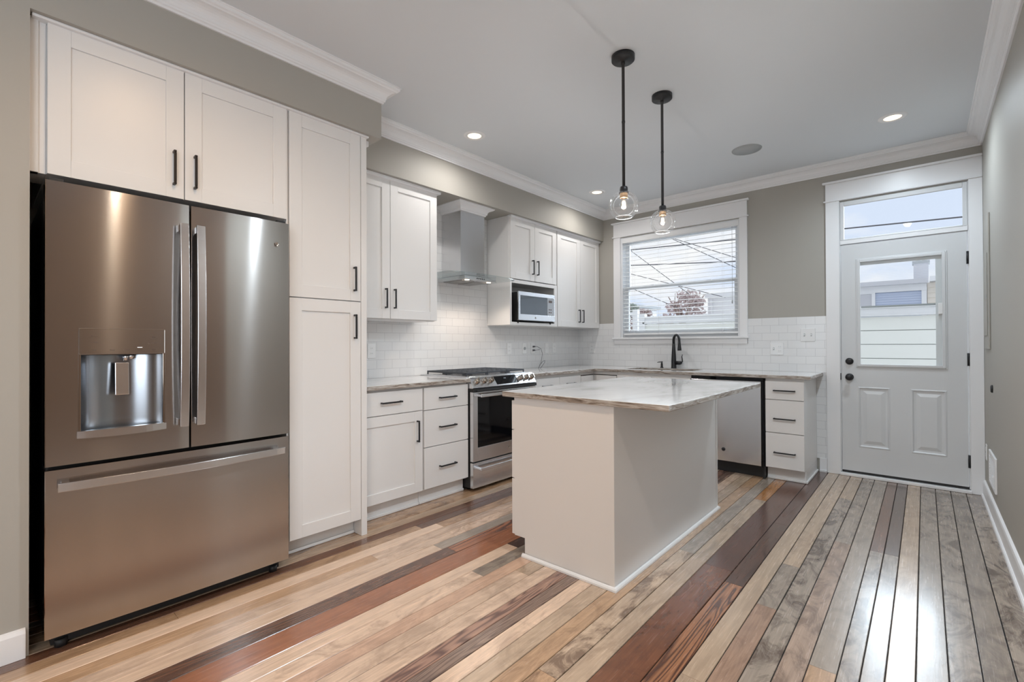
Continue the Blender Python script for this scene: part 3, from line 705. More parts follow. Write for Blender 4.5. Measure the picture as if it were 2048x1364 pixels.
# left base cabinets
BX = .618
def base(name, y0, y1, label, loc):
    t = thing(name, loc, label, 'cabinet')
    obj('carcass', MB().box(.012, BX-.022, y0+.001, y1-.001, .108, .883).box(.012, .552, y0+.001, y1-.001, .001, .108), 'cab', t, .001)
    obj('shoe_moulding', MB().box(.552, .565, y0+.001, y1-.001, .001, .02), 'cab', t, .004)
    return t
t = base('base_cabinet', -3.548, -3.001, 'white base cabinet with one drawer over one shaker door, beside the pantry', (.31, -3.27, 0))
d = flat('drawer', 'x', BX, -3.545, -3.0075, .7085, .868, t); pull('x', BX, -3.281, .792, .165, False, d)
d = shaker('door', 'x', BX, -3.545, -3.0075, .117, .7035, t); pull('x', BX, -3.058, .561, .155, True, d)
t = base('base_cabinet', -2.999, -2.549, 'white base cabinet with three plain drawers, left of the range', (.31, -2.77, 0))
for z0_, z1_, zh in ((.7035, .871, .786), (.428, .6985, .566), (.119, .4225, .268)):
    d = flat('drawer', 'x', BX, -2.993, -2.551, z0_, z1_, t); pull('x', BX, -2.772, zh, .165, False, d)
t = base('base_cabinet', -1.722, -.892, 'white base cabinet between the range and the corner, behind the island', (.31, -1.3, 0))
for a, b_ in ((-1.716, -1.287), (-1.281, -.895)):
    d = flat('drawer', 'x', BX, a, b_, .7035, .852, t); pull('x', BX, (a+b_)/2, .78, .15, False, d)
    shaker('door', 'x', BX, a, b_, .117, .6985, t)
t = thing('corner_cabinet', (.4, -.4, 0), 'white corner base cabinet with an inward folding door, under the counter corner', 'cabinet')
obj('carcass', MB().box(.012, BX-.022, -.890, -.012, .108, .883).box(BX-.022, .893, -BX+.022, -.012, .108, .883).box(.012, .552, -.890, -.012, .001, .108).box(.552, .893, -.552, -.012, .001, .108), 'cab', t)
flat('door', 'x', BX, -.888, -.642, .117, .842, t); flat('door', '-y', -BX, .642, .890, .117, .842, t)
obj('shadow_line', MB().box(BX-.021, BX-.0195, -.892, -.60, .842, .850).box(.60, .893, -BX+.0195, -BX+.021, .842, .850), 'bronze', t)
t = thing('sink_cabinet', (1.3, -.3, 0), 'white sink base cabinet under the window', 'cabinet')
obj('carcass', MB().box(.896, .912, -BX+.022, -.012, .108, .883).box(1.675, 1.690, -BX+.022, -.012, .108, .883).box(.912, 1.675, -BX+.022, -.012, .108, .125).box(.912, 1.675, -BX+.022, -BX+.04, .60, .883).box(.896, 1.690, -.552, -.012, .001, .108), 'cab', t)
for a, b_ in ((.899, 1.292), (1.296, 1.688)):
    flat('false_drawer', '-y', -BX, a, b_, .7035, .852, t); d = shaker('door', '-y', -BX, a, b_, .117, .6985, t)
    pull('-y', -BX, b_-.05 if a < 1 else a+.05, .60, .15, True, d)
t = thing('base_cabinet', (2.48, -.3, 0), 'white base cabinet with three plain drawers, right of the dishwasher', 'cabinet')
obj('carcass', MB().box(2.340, 2.633, -.600, -.010, .108, .883).box(2.340, 2.633, -.545, -.010, .001, .108), 'cab', t, .001)
obj('shoe_moulding', MB().box(2.340, 2.633, -.558, -.545, .001, .02).box(2.633, 2.647, -.558, -.018, .001, .02), 'cab', t, .004)
for z0_, z1_, zh in ((.7035, .860, .782), (.419, .6985, .540), (.115, .4135, .250)):
    d = flat('drawer', '-y', -.6225, 2.343, 2.6335, z0_, z1_, t); pull('-y', -.6225, 2.490, zh, .165, False, d)
# dishwasher
t = thing('dishwasher', (2.02, -.3, 0), 'stainless steel dishwasher built in under the counter at right', 'dishwasher')
obj('tub', MB().box(1.700, 2.334, -.600, -.012, .10, .882), 'blackmat', t)
obj('toe_panel', MB().box(1.700, 2.334, -.565, -.540, .002, .10).box(2.318, 2.333, -.615, -.565, .002, .10), 'blackmat', t)
d = obj('door', MB().box(1.705, 2.312, -.640, -.600, .112, .852), 'steel_l', t, .003)
obj('control_strip', MB().box(1.702, 2.330, -.634, -.602, .855, .882).box(2.313, 2.330, -.632, -.602, .10, .855), 'blackgloss', t, .001)
obj('badge', MB().lathe([(.0165, 0), (.0165, -.003), (.001, -.0035)], (1.996, -.640, .218), 'y', 24), 'black', d)

# upper cabinets
UX = .326
def upper(name, y0, y1, z0, label, ysplit, za=None, hd=None):
    t = thing(name, (.16, (y0+y1)/2, z0), label, 'cabinet', None)
    return t
Zt = 2.447
t = thing('wall_cabinet', (.16, -3.08, 1.38), 'white two door wall cabinet left of the range hood', 'cabinet')
obj('carcass', MB().box(.0095, UX-.021, -3.547, -2.626, 1.394, TS2-.001), 'cab', t, .001)
obj('light_rail', MB().box(.012, UX-.03, -3.547, -2.628, 1.381, 1.394), 'cab', t, .001)
d = shaker('door', 'x', UX, -3.545, -3.0860, 1.388, Zt, t); pull('x', UX, -3.128, 1.541, .150, True, d)
d = shaker('door', 'x', UX, -3.0820, -2.6260, 1.388, Zt, t); pull('x', UX, -3.050, 1.541, .150, True, d)
t = thing('wall_cabinet', (.16, -1.3, 1.38), 'white wall cabinet with an open microwave niche below two doors', 'cabinet')
mb = MB().box(.0095, .305, -1.700, -1.682, 1.381, TS2-.001).box(.0095, .305, -.927, -.909, 1.381, TS2-.001)
mb.box(.0095, .305, -1.682, -.927, 1.381, 1.400).box(.0095, .305, -1.682, -.927, 1.812, 1.832).box(.0095, .02, -1.682, -.927, 1.400, 1.812).box(.0095, .305, -1.682, -.927, TS2-.02, TS2-.001)
obj('carcass', mb, 'cab', t, .001)
obj('face_frame', MB().box(.305, UX-.004, -1.700, -1.673, 1.381, 1.836).box(.305, UX-.004, -.962, -.909, 1.381, 1.836).box(.305, UX-.004, -1.673, -.962, 1.381, 1.411).box(.305, UX-.004, -1.673, -.962, 1.800, 1.836), 'cab', t, .001)
d = shaker('door', 'x', UX, -1.690, -1.3110, 1.843, Zt, t); pull('x', UX, -1.352, 1.985, .150, True, d)
d = shaker('door', 'x', UX, -1.3070, -.9250, 1.843, Zt, t); pull('x', UX, -1.270, 1.985, .150, True, d)
t = thing('wall_cabinet', (.16, -.45, 1.38), 'white two door wall cabinet in the corner beside the window', 'cabinet')
obj('carcass', MB().box(.0095, UX-.021, -.907, -.012, 1.381, TS2-.001), 'cab', t, .001)
d = shaker('door', 'x', UX, -.904, -.4460, 1.384, Zt, t); pull('x', UX, -.482, 1.515, .150, True, d)
d = shaker('door', 'x', UX, -.4420, -.014, 1.384, Zt, t); pull('x', UX, -.404, 1.515, .150, True, d)
# microwave
t = thing('microwave_oven', (.2, -1.31, 1.411), 'small white framed microwave oven sitting in the wall cabinet niche', 'microwave')
obj('body', MB().box(.035, .345, -1.612, -1.010, 1.424, 1.712), 'blackmat', t, .003)
d = obj('door', MB().box(.346, .362, -1.617, -1.005, 1.679, 1.718).box(.346, .362, -1.617, -1.005, 1.430, 1.490).box(.346, .362, -1.617, -1.588, 1.490, 1.679).box(.346, .362, -1.022, -1.005, 1.490, 1.679), 'steel_l', t, .001)
obj('window', MB().box(.347, .359, -1.588, -1.142, 1.490, 1.679), plain('tinted_oven_window', (.10, .12, .14, 1), .05, .0, 1.0), d)
obj('control_panel', MB().box(.347, .3605, -1.138, -1.022, 1.490, 1.679), plain('grey_control_panel', (.45, .48, .52, 1), .1), d)
obj('keypad', MB().box(.3606, .3612, -1.115, -1.095, 1.52, 1.532).box(.3606, .3612, -1.085, -1.065, 1.52, 1.532).box(.3606, .3612, -1.115, -1.095, 1.55, 1.562).box(.3606, .3612, -1.085, -1.065, 1.55, 1.562).box(.3606, .3612, -1.115, -1.055, 1.63, 1.655), 'text', d)
for x in (.06, .32):
    for y in (-1.58, -1.04): obj('foot', MB().cyl((x, y, 1.4005), .01, .0235), 'blackmat', t)
badge(d, 'x', (.3622, -1.345, 1.458), .010)

# range hood
hd = thing('range_hood', (.15, -2.153, 1.762), 'stainless steel chimney range hood with a curved glass canopy on the tiled wall', 'range hood')
obj('flue_cover', MB().box(.0085, .269, -2.304, -2.0015, 1.800, 2.40), 'steel_l', hd, .001)
b_ = obj('hood_body', MB().box(.0085, .372, -2.352, -1.950, 1.764, 1.797), 'steel_l', hd, .002)
obj('filter', MB().box(.05, .30, -2.32, -2.165, 1.7605, 1.7635).box(.05, .30, -2.14, -1.985, 1.7605, 1.7635), 'sink', b_)
mb = MB()
for k in range(5): mb.cyl((.3735, -2.20+k*.022, 1.781), .005, .002, 'x', 12)
obj('button', mb, 'blackmat', b_)
for y in (-2.29, -2.015):
    obj('hood_lamp', MB().lathe([(.022, -.001), (.020, -.003), (.001, -.003)], (.335, y, 1.7635), 'z', 20), 'hoodlens', b_)
    ld = bpy.data.lights.new('hood_bulb', 'SPOT'); ld.energy = 7; ld.color = (1, .84, .70); ld.spot_size = math.radians(130); ld.spot_blend = .6; ld.shadow_soft_size = .015
    lo = bpy.data.objects.new('hood_bulb', ld); COL.objects.link(lo); lo.parent = b_; lo.location = Vector((.335, y, 1.756))-origin(b_)
mb = MB(); pl = []
y0_, y1_, xe, rr = -2.585, -1.735, .47, .10
top = [(.0085, y0_), (.30, y0_)]
arc = []
for k in range(21):
    u = -1+2*k/20; arc.append((xe+.03*(1-u*u)-.06*abs(u)**7, (y0_+y1_)/2+u*(y1_-y0_)/2))
poly = [(.0085, y0_)]+arc+[(.0085, y1_)]
mb.prism(poly, 'z', 1.7985, 1.8045)
obj('glass_canopy', mb, 'hoodglass', hd)
# cornice round the chimney top
pc = [(0, 2.392), (.008, 2.392), (.010, 2.402), (.016, 2.406)]
for k in range(6):
    a = math.pi/2*k/5; pc.append((.018+.040*(1-math.cos(a)), 2.408+.040*math.sin(a)))
pc += [(.062, 2.452), (.070, 2.456), (.070, 2.4655), (0, 2.4655)]
struct('trim_5', MB().sweep([(.0085, -2.0), (.2695, -2.0), (.2695, -2.3055), (.0085, -2.3055)][::-1], pc) if False else MB().sweep([(.0085, -2.3055), (.2705, -2.3055), (.2705, -2.0), (.0085, -2.0)], [(-o, z) for o, z in pc]), 'trim')

# ================================================================== COUNTERTOPS
def stone_obj(name, mb, parent=None):
    o = obj(name, mb, ['stone', 'stone_edge'], parent, .004)
    for p in o.data.polygons:
        if abs(p.normal.z) < .5: p.material_index = 1
    return o
c1 = stone_obj('countertop', MB().box(.0085, .647, -3.5485, -2.548, .885, .915)); tag(c1, 'short pale stone countertop between pantry and range', 'countertop')
mb = MB()
XI, YI, XE = .647, -.645, 2.686
hx0, hx1, hy0, hy1 = .93, 1.655, -.505, -.135
poly = [(.0085, -1.727), (XI, -1.727), (XI, YI), (XE, YI), (XE, -.0085), (.0085, -.0085)]
b = mb.b
def ring2(z): return [b.verts.new((p[0], p[1], z)) for p in poly]
def hole2(z):
    o_ = []; r_ = .05
    for cx_, cy_, a0 in ((hx0+r_, hy0+r_, math.pi), (hx1-r_, hy0+r_, 1.5*math.pi), (hx1-r_, hy1-r_, 0), (hx0+r_, hy1-r_, .5*math.pi)):
        for k in range(5):
            a = a0+math.pi/2*k/4; o_.append(b.verts.new((cx_+r_*math.cos(a), cy_+r_*math.sin(a), z)))
    return o_
tops = []
for z in (.915, .885):
    o1, h1 = ring2(z), hole2(z)
    ed = [b.edges.new((o1[i], o1[(i+1) % 6])) for i in range(6)]+[b.edges.new((h1[i], h1[(i+1) % len(h1)])) for i in range(len(h1))]
    bmesh.ops.triangle_fill(b, use_beauty=True, edges=ed, normal=(0, 0, 1)); tops.append((o1, h1))
for q in (0, 1):
    A_, B_ = tops[0][q], tops[1][q]
    for i in range(len(A_)): b.faces.new([A_[i], A_[(i+1) % len(A_)], B_[(i+1) % len(A_)], B_[i]])
o = stone_obj('countertop', mb); tag(o, 'long L shaped pale stone countertop with the sink cut out under the window', 'countertop')
# sink
sk = thing('kitchen_sink', (1.29, -.32, .68), 'undermount steel sink basin in the counter below the window', 'sink')
mb = MB(); e = .004
mb.box(hx0-.02, hx0-e, hy0-.02, hy1+.02, .69, .884).box(hx1+e, hx1+.018, hy0-.02, hy1+.02, .69, .884).box(hx0-e, hx1+e, hy0-.02, hy0-e, .69, .884).box(hx0-e, hx1+e, hy1+e, hy1+.02, .69, .884).box(hx0-e, hx1+e, hy0-e, hy1+e, .69, .70)
obj('basin', mb, 'sink', sk)
obj('drain', MB().lathe([(.045, 0), (.045, .003), (.03, .002), (.001, .001)], (1.29, -.32, .7005), 'z', 24), 'chrome', sk)
# faucet
fx, fy = 1.302, -.072
fa = thing('kitchen_faucet', (fx, fy, .915), 'matte black pull down kitchen faucet behind the sink', 'faucet')
mb = MB().lathe([(.029, .9155), (.029, .922), (.0275, .93), (.0265, .99), (.0235, 1.06), (.019, 1.13), (.0155, 1.19)], (fx, fy, 0), 'z', 24, True)
obj('body', mb, 'black', fa)
pts = [(fx, fy, 1.185)]
for k in range(11):
    a = math.pi*k/10; rr_ = .062*(1-math.cos(a)); pts.append((fx+.76*rr_, fy-.65*rr_, 1.222+.060*math.sin(a)))
fx2, fy2 = fx+.76*.124, fy-.65*.124
pts.append((fx2, fy2, 1.20))
obj('spout', MB().tube(pts, [.0145]*4+[.013]*9, 12), 'black', fa)
obj('spray_head', MB().tube([(fx2, fy2, 1.212), (fx2+.002, fy2-.002, 1.17), (fx2+.004, fy2-.004, 1.13), (fx2+.005, fy2-.005, 1.112)], [.014, .016, .0205, .0215], 16), 'black', fa)
obj('lever', MB().tube([(fx+.015, fy, .975), (fx+.068, fy-.004, .975), (fx+.088, fy-.006, .978)], [.021, .021, .016], 14).tube([(fx+.083, fy-.006, .975), (fx+.100, fy-.008, .99), (fx+.098, fy-.010, 1.02), (fx+.095, fy-.012, 1.045), (fx+.103, fy-.014, 1.070)], [.010, .009, .008, .007, .0045], 10, True, 0, .6), 'black', fa)
sp = thing('soap_dispenser', (1.165, -.075, .915), 'small black soap dispenser pump left of the faucet', 'soap dispenser')
obj('base', MB().lathe([(.018, .9155), (.018, .920), (.013, .926), (.011, .965), (.010, .970)], (1.165, -.075, 0), 'z', 20), 'black', sp)
obj('pump', MB().lathe([(.006, .970), (.006, .976), (.012, .978), (.012, .986), (.003, .988)], (1.165, -.075, 0), 'z', 16).tube([(1.165, -.075, .981), (1.140, -.10, .981), (1.128, -.112, .977)], [.0055, .0045, .003], 8), 'black', sp)

# ================================================================== RANGE
ry0, ry1 = -2.543, -1.732; rc = (ry0+ry1)/2
rg = thing('gas_range', (.33, rc, 0), 'stainless steel slide-in gas range with black cast iron grates', 'range')
obj('body', MB().box(.03, .632, ry0+.002, ry1-.002, .028, .912), 'blackmat', rg)
obj('cooktop', MB().box(.0085, .595, ry0-.010, ry1+.010, .9165, .924).box(.03, .56, ry0+.03, ry1-.03, .924, .926), 'steel_l', rg, .002)
for y in (ry0+.05, ry1-.05): obj('foot', MB().cyl((.56, y, .001), .018, .03), 'blackmat', rg)
# control panel (sloping)
prof = [(.590, .915), (.598, .9235), (.622, .925), (.672, .838), (.668, .832), (.590, .832)]
cp = obj('control_panel', MB().prism(prof, 'y', ry0, ry1), 'steel_l', rg, .0015)
sl_d = Vector((.672-.622, 0, .838-.925)).normalized(); nrm = Vector((-sl_d.z, 0, sl_d.x)); 
def onpanel(f, y, off=0): p = Vector((.622, y, .925)).lerp(Vector((.672, y, .838)), f)+nrm*off; return p
mb = MB()
q = [onpanel(.10, -2.268, .001), onpanel(.10, -1.985, .001), onpanel(.88, -1.972, .001), onpanel(.88, -2.255, .001)]
mb.face([tuple(v) for v in q]); q2 = [v-nrm*.002 for v in q]
for k in range(4): mb.face([tuple(q[k]), tuple(q[(k+1) % 4]), tuple(q2[(k+1) % 4]), tuple(q2[k])])
dsp = obj('display', mb, 'blackgloss', cp)
me = text('clock_digits', '3:16', .016, 'display', dsp, (0, 0, 0), 'x', .0001)
Rm = Matrix(((nrm.x, 0, -sl_d.x), (0, 1, 0), (nrm.z, 0, -sl_d.z)))
ctr = onpanel(.35, -2.135, .0018); og = origin(dsp)
for v in me.data.vertices: v.co = Rm @ (v.co+og) + ctr - og
def knob(y, f=.48):
    mb = MB(); c = onpanel(f, y)
    mb.lathe([(.024, 0), (.024, .004), (.0215, .006), (.0205, .026), (.0185, .031), (.001, .032)], (0, 0, 0), 'z', 24)
    mb.box(-.005, .005, -.020, .020, .031, .042)
    bmesh.ops.transform(mb.b, matrix=nrm.to_track_quat('Z', 'Y').to_matrix().to_4x4(), verts=mb.b.verts[:])
    bmesh.ops.translate(mb.b, verts=mb.b.verts[:], vec=c)
    obj('knob', mb, 'chrome', cp)
for y in (-2.480, -2.396, -2.318, -1.930, -1.853, -1.778): knob(y)
obj('vent_slot', MB().box(.60, .676, ry0-.001, ry1+.001, .806, .829).box(.60, .690, ry0+.03, ry1-.03, .809, .817), 'blackmat', rg)
# oven door
FX = .668
mb = MB(); wy0, wy1, wz0, wz1 = -2.490, -1.785, .352, .785
mb.box(.633, FX, ry0, wy0, .243, .803).box(.633, FX, wy1, ry1, .243, .803).box(.633, FX, wy0, wy1, .243, wz0).box(.633, FX, wy0, wy1, wz1, .803)
od = obj('oven_door', mb, 'steel_l', rg, .002)
obj('window', MB().box(.645, FX-.001, wy0, wy1, wz0, wz1), 'blackgloss', od)
def bar(y0_, y1_, z, parent, x=.722):
    mb = MB().box(x-.012, x, y0_, y1_, z-.013, z+.013).box(FX-.002, x-.006, y0_+.005, y0_+.028, z-.010, z+.010).box(FX-.002, x-.006, y1_-.028, y1_-.005, z-.010, z+.010)
    obj('handle', mb, 'steel_l', parent, .004)
bar(-2.500, -1.775, .775, od)
badge(od, 'x', (FX+.0002, -2.110, .300), .012)
sd_ = obj('storage_drawer', MB().box(.633, FX, ry0, ry1, .030, .232), 'steel_l', rg, .002)
bar(-2.500, -1.775, .185, sd_)
obj('drawer_gap', MB().box(.62, .650, ry0+.003, ry1-.003, .230, .245), 'blackmat', rg)
# grates
gz = .956
gw = (ry1-ry0-.06)/3
for i in range(3):
    a = ry0+.03+gw*i+.003; c = a+gw-.006; mb = MB()
    x0_, x1_ = .045, .555; w = .011
    for x in (x0_, x1_-w): mb.box(x, x+w, a, c, gz-.014, gz)
    for y in (a, c-w): mb.box(x0_+w, x1_-w, y, y+w, gz-.014, gz)
    for k in range(1, 8): x = x0_+(x1_-x0_)*k/8; mb.box(x-.004, x+.004, a+w, c-w, gz-.012, gz-.001)
    mb.box(x0_+w, x1_-w, (a+c)/2-.005, (a+c)/2+.005, gz-.013, gz-.0005)
    for x in (x0_, x1_-w, (x0_+x1_)/2-w/2):
        for y in (a, c-w): mb.box(x, x+w, y, y+w, .9265, gz-.014)
    obj('grate', mb, 'iron', rg, .002)
for x, y in ((.17, ry0+.165), (.43, ry0+.165), (.30, rc), (.17, ry1-.165), (.43, ry1-.165)):
    obj('burner', MB().lathe([(.048, .9265), (.046, .934), (.034, .936), (.034, .942), (.030, .944), (.001, .944)], (x, y, 0), 'z', 24), 'iron', rg)

# ================================================================== ISLAND
il = thing('kitchen_island', (2.0, -2.4, 0), 'white kitchen island cabinet standing in the middle of the plank floor', 'island')
ix0, ix1, iy0, iy1 = 1.628, 2.262, -3.145, -1.650
obj('carcass', MB().box(ix0, ix1-.012, iy0+.012, iy1-.012, .106, .889).box(1.705, ix1-.012, iy0+.012, iy1-.012, .001, .106), 'cab', il)
mb = MB().prism([(ix0, .104), (1.702, .104), (1.702, .001), (2.250, .001), (2.250, .889), (ix0, .889)], 'y', iy0+.001, iy0+.012)
ep = obj('end_panel', mb, 'cab', il, .0008)
mb = MB().prism([(ix0, .104), (1.702, .104), (1.702, .001), (2.250, .001), (2.250, .889), (ix0, .889)], 'y', iy1-.012, iy1-.001)
obj('end_panel', mb, 'cab', il, .0008)
obj('back_panel', MB().box(ix1-.012, ix1, iy0+.022, iy1-.022, .001, .889), 'cab', il, .0008)
obj('corner_trim', MB().box(2.240, ix1+.003, iy0-.003, iy0+.001, .001, .889).box(ix1-.001, ix1+.003, iy0+.001, iy0+.022, .001, .889), 'cab', il, .0008)
obj('corner_trim', MB().box(2.240, ix1+.003, iy1-.001, iy1+.003, .001, .889).box(ix1-.001, ix1+.003, iy1-.022, iy1-.001, .001, .889), 'cab', il, .0008)
sh = [(0, .001), (.014, .001), (.013, .010), (.008, .017), (.0, .020)]
obj('shoe_moulding', MB().sweep([(1.690, iy0-.003), (ix1+.003, iy0-.003), (ix1+.003, iy1+.003), (1.690, iy1+.003)], [(-o, z) for o, z in sh]), 'cab', il)
for k, (a, c) in enumerate(((iy0+.003, -2.648), (-2.644, -2.15), (-2.146, iy1-.003))):
    if k != 1:
        for z0_, z1_ in ((.7035, .868), (.428, .6985), (.108, .4225)):
            d = flat('drawer', '-x', ix0-.021, a, c, z0_, z1_, il); pull('-x', ix0-.021, (a+c)/2, (z0_+z1_)/2, .165, False, d)
    else:
        d = shaker('door', '-x', ix0-.021, a, c, .108, .868, il, rec=.009); pull('-x', ix0-.021, c-.05, .75, .15, True, d)
o = stone_obj('countertop', MB().box(1.562, 2.552, -3.176, -1.655, .890, .920)); tag(o, 'grey veined stone countertop slab with brown edge on the island', 'countertop')

# ================================================================== WALL PLATES
def plate_x(y, kind, label, z=1.139, w=.072, h=.118):
    t = thing('wall_outlet' if kind != 'switch' else 'light_switch', (tt, y, z), label, 'outlet' if kind != 'switch' else 'switch')
    x = tt+.0005
    obj('cover_plate', MB().box(x, x+.005, y-w/2, y+w/2, z-h/2, z+h/2), 'plastic', t, .002)
    if kind == 'duplex':
        for dz in (-.021, .021): obj('socket', MB().box(x+.005, x+.0065, y-.017, y+.017, z+dz-.014, z+dz+.014), 'plastic', t, .001); 
        obj('slots', MB().box(x+.0065, x+.0068, y-.008, y-.006, z+.016, z+.026).box(x+.0065, x+.0068, y+.006, y+.008, z+.016, z+.026).box(x+.0065, x+.0068, y-.008, y-.006, z-.026, z-.016).box(x+.0065, x+.0068, y+.006, y+.008, z-.026, z-.016), 'plastic_dark', t)
    elif kind == 'switch': obj('rocker', MB().box(x+.005, x+.009, y-.005, y+.005, z-.012, z+.012), 'plastic', t, .001)
    elif kind == 'round': obj('dial', MB().lathe([(.016, 0), (.015, .008), (.001, .009)], (x+.005, y, z), 'x', 20), 'grille', t)
    return t
plate_x(-3.050, 'duplex', 'white outlet on the tiled wall next to the pantry panel')
plate_x(-1.363, 'duplex', 'white outlet on the tile, first one right of the range')
plate_x(-1.105, 'round', 'white wall plate with a grey round dial, second right of the range')
plate_x(-.955, 'duplex', 'white outlet with two grey plugs and a cord in it')
plate_x(-.690, 'switch', 'white toggle switch plate on the tile near the counter corner')
plate_x(-.540, 'duplex', 'white outlet on the left tiled wall nearest the corner')
def plate_y(x0_, x1_, z0_, z1_, items, label, name, cat, yb=-tt):
    xm = (x0_+x1_)/2; zm = (z0_+z1_)/2
    t = thing(name, (xm, yb, zm), label, cat); y = yb-.0005
    obj('cover_plate', MB().box(x0_, x1_, y-.005, y, z0_, z1_), 'plastic', t, .002)
    for kd, x in items:
        if kd == 'tog': obj('toggle', MB().box(x-.004, x+.004, y-.014, y-.005, zm-.004, zm+.008), 'plastic', t, .001); obj('slot', MB().box(x-.006, x+.006, y-.0055, y-.005, zm-.013, zm+.013), 'grille', t)
        else:
            for dz in (-.021, .021):
                s_ = obj('socket', MB().box(x-.017, x+.017, y-.0065, y-.005, zm+dz-.014, zm+dz+.014), 'plastic', t, .001)
                obj('slots', MB().box(x-.008, x-.006, y-.0068, y-.0065, zm+dz-.005, zm+dz+.005).box(x+.006, x+.008, y-.0068, y-.0065, zm+dz-.005, zm+dz+.005), 'plastic_dark', s_)
plate_y(.180, .252, 1.076, 1.194, [('dup', .216)], 'white outlet on the back wall tile between corner and window', 'wall_outlet', 'outlet')
plate_y(2.249, 2.364, 1.075, 1.193, [('tog', 2.280), ('dup', 2.333)], 'white double plate with a switch and an outlet above the right counter', 'wall_outlet', 'outlet')
plate_y(2.508, 2.626, 1.205, 1.325, [('tog', 2.540), ('tog', 2.595)], 'white two toggle switch plate beside the door casing', 'light_switch', 'switch')
# plugs and cable
cb = thing('power_cord', (.02, -.955, 1.14), 'thin dark cord looping from the outlet down to the counter', 'cord')
obj('plug', MB().box(.015, .040, -.966, -.944, 1.152, 1.168), 'cable', cb, .003); obj('plug', MB().box(.015, .040, -.966, -.944, 1.110, 1.126), 'cable', cb, .003)
obj('wire', MB().tube([(.04, -.955, 1.160), (.06, -.935, 1.160), (.075, -.885, 1.135), (.08, -.865, 1.08), (.085, -.885, 1.02), (.10, -.92, .97), (.12, -.98, .93), (.13, -1.0, .918)], .0025, 8), 'cable', cb)
obj('wire', MB().tube([(.04, -.955, 1.118), (.055, -.94, 1.12), (.07, -.90, 1.125)], .0025, 8).tube([(.13, -1.0, .918), (.11, -.95, .955), (.10, -.88, .99), (.095, -.84, 1.0), (.10, -.85, .975), (.12, -.92, .94), (.14, -.98, .9185)], .0025, 8), 'cable', cb)

# right wall things
t = thing('electrical_panel', (WX, -.345, 1.62), 'flush painted electrical panel cover on the right wall beside the door', 'electrical panel')
x = WX-.0005
obj('cover', MB().box(x-.010, x, -.509, -.178, 1.140, 2.10), 'wall', t, .003)
obj('panel_door', MB().box(x-.015, x-.0105, -.452, -.225, 1.238, 1.826), 'wall', t, .002)
obj('latch', MB().box(x-.018, x-.015, -.445, -.430, 1.50, 1.53), 'grille', t)
t = thing('thermostat', (WX, -.594, .871), 'small dark round wall fitting on the right wall', 'wall fitting')
obj('dial', MB().lathe([(.026, 0), (.026, -.006), (.022, -.010), (.001, -.010)], (x, -.594, .871), 'x', 28), 'blackmat', t)
t = thing('wall_outlet', (WX, -.16, .36), 'white outlet low on the right wall near the door', 'outlet')
obj('cover_plate', MB().box(x-.005, x, -.196, -.124, .305, .423), 'plastic', t, .002)
for dz in (-.021, .021): obj('socket', MB().box(x-.0075, x-.005, -.177, -.143, .364+dz-.014, .364+dz+.014), 'plastic', t, .002)
t = thing('wall_register', (WX, -.635, .32), 'white framed air register low on the right wall', 'vent')
mb = MB(); 
mb.box(x-.012, x, -.830, -.800, .205, .435).box(x-.012, x, -.470, -.440, .205, .435).box(x-.012, x, -.800, -.470, .205, .230).box(x-.012, x, -.800, -.470, .410, .435)
obj('frame', mb, 'trim', t, .003)
mb = MB()
for k in range(9): z = .238+k*.0195; mb.prism([(x-.009, z), (x-.001, z+.010), (x-.001, z+.012), (x-.009, z+.002)], 'y', -.800, -.470)
obj('louvre', mb, 'trim', t); obj('lever', MB().box(x-.020, x-.010, -.76, -.735, .300, .308), 'trim', t)

# ================================================================== OUTSIDE
struct('ground', MB().box(-30, 30, .2, 40, -.35, -.25), 'ground')
fn = thing('board_fence', (2.6, 2.0, -.25), 'cream horizontal board fence seen through the back door glass', 'fence')
for k in range(11):
    z1_ = 1.500-k*.168; z0_ = max(z1_-.161, -.245)
    if z1_ > -.24: obj('board', MB().box(-.02, 5.2, 2.0, 2.02, z0_, z1_), 'fencep', fn, .003)
obj('backing', MB().box(-.02, 5.2, 2.021, 2.04, -.245, 1.50), 'grille', fn)
obj('cap_rail', MB().box(-.05, 5.25, 1.96, 2.07, 1.506, 1.53).box(-.03, 5.22, 1.985, 2.045, 1.53, 1.60).box(-.05, 5.25, 1.965, 2.065, 1.60, 1.622), 'white_ext', fn, .003)
for x in (-.06, 5.30): obj('post', MB().box(x-.05, x+.05, 1.96, 2.06, -.25, 1.66), 'white_ext', fn, .004)
gt = thing('garden_gate', (-.55, 2.05, -.25), 'white gate with lattice top left of the fence, seen through the window', 'gate')
for x in (-1.0, -.20): obj('post', MB().box(x-.045, x+.045, 2.0, 2.09, -.25, 1.75), 'white_ext', gt, .004)
mb = MB()
for x in (-.86, -.72, -.58, -.44, -.30): mb.box(x-.05, x+.05, 2.03, 2.05, -.2, 1.25)
obj('pickets', mb, 'white_ext', gt); obj('rail', MB().box(-.955, -.245, 2.02, 2.06, 1.25, 1.31), 'white_ext', gt); obj('rail', MB().box(-.955, -.245, 2.02, 2.06, 1.66, 1.71), 'white_ext', gt)
mb = MB()
for k in range(9):
    xx = -.93+.08*k; mb.tube([(xx, 2.035, 1.31), (min(xx+.35, -.25), 2.035, 1.31+min(.35, -.25-xx))], .006, 4).tube([(xx, 2.045, 1.66), (min(xx+.35, -.25), 2.045, 1.66-min(.35, -.25-xx))], .006, 4)
obj('lattice', mb, 'white_ext', gt)
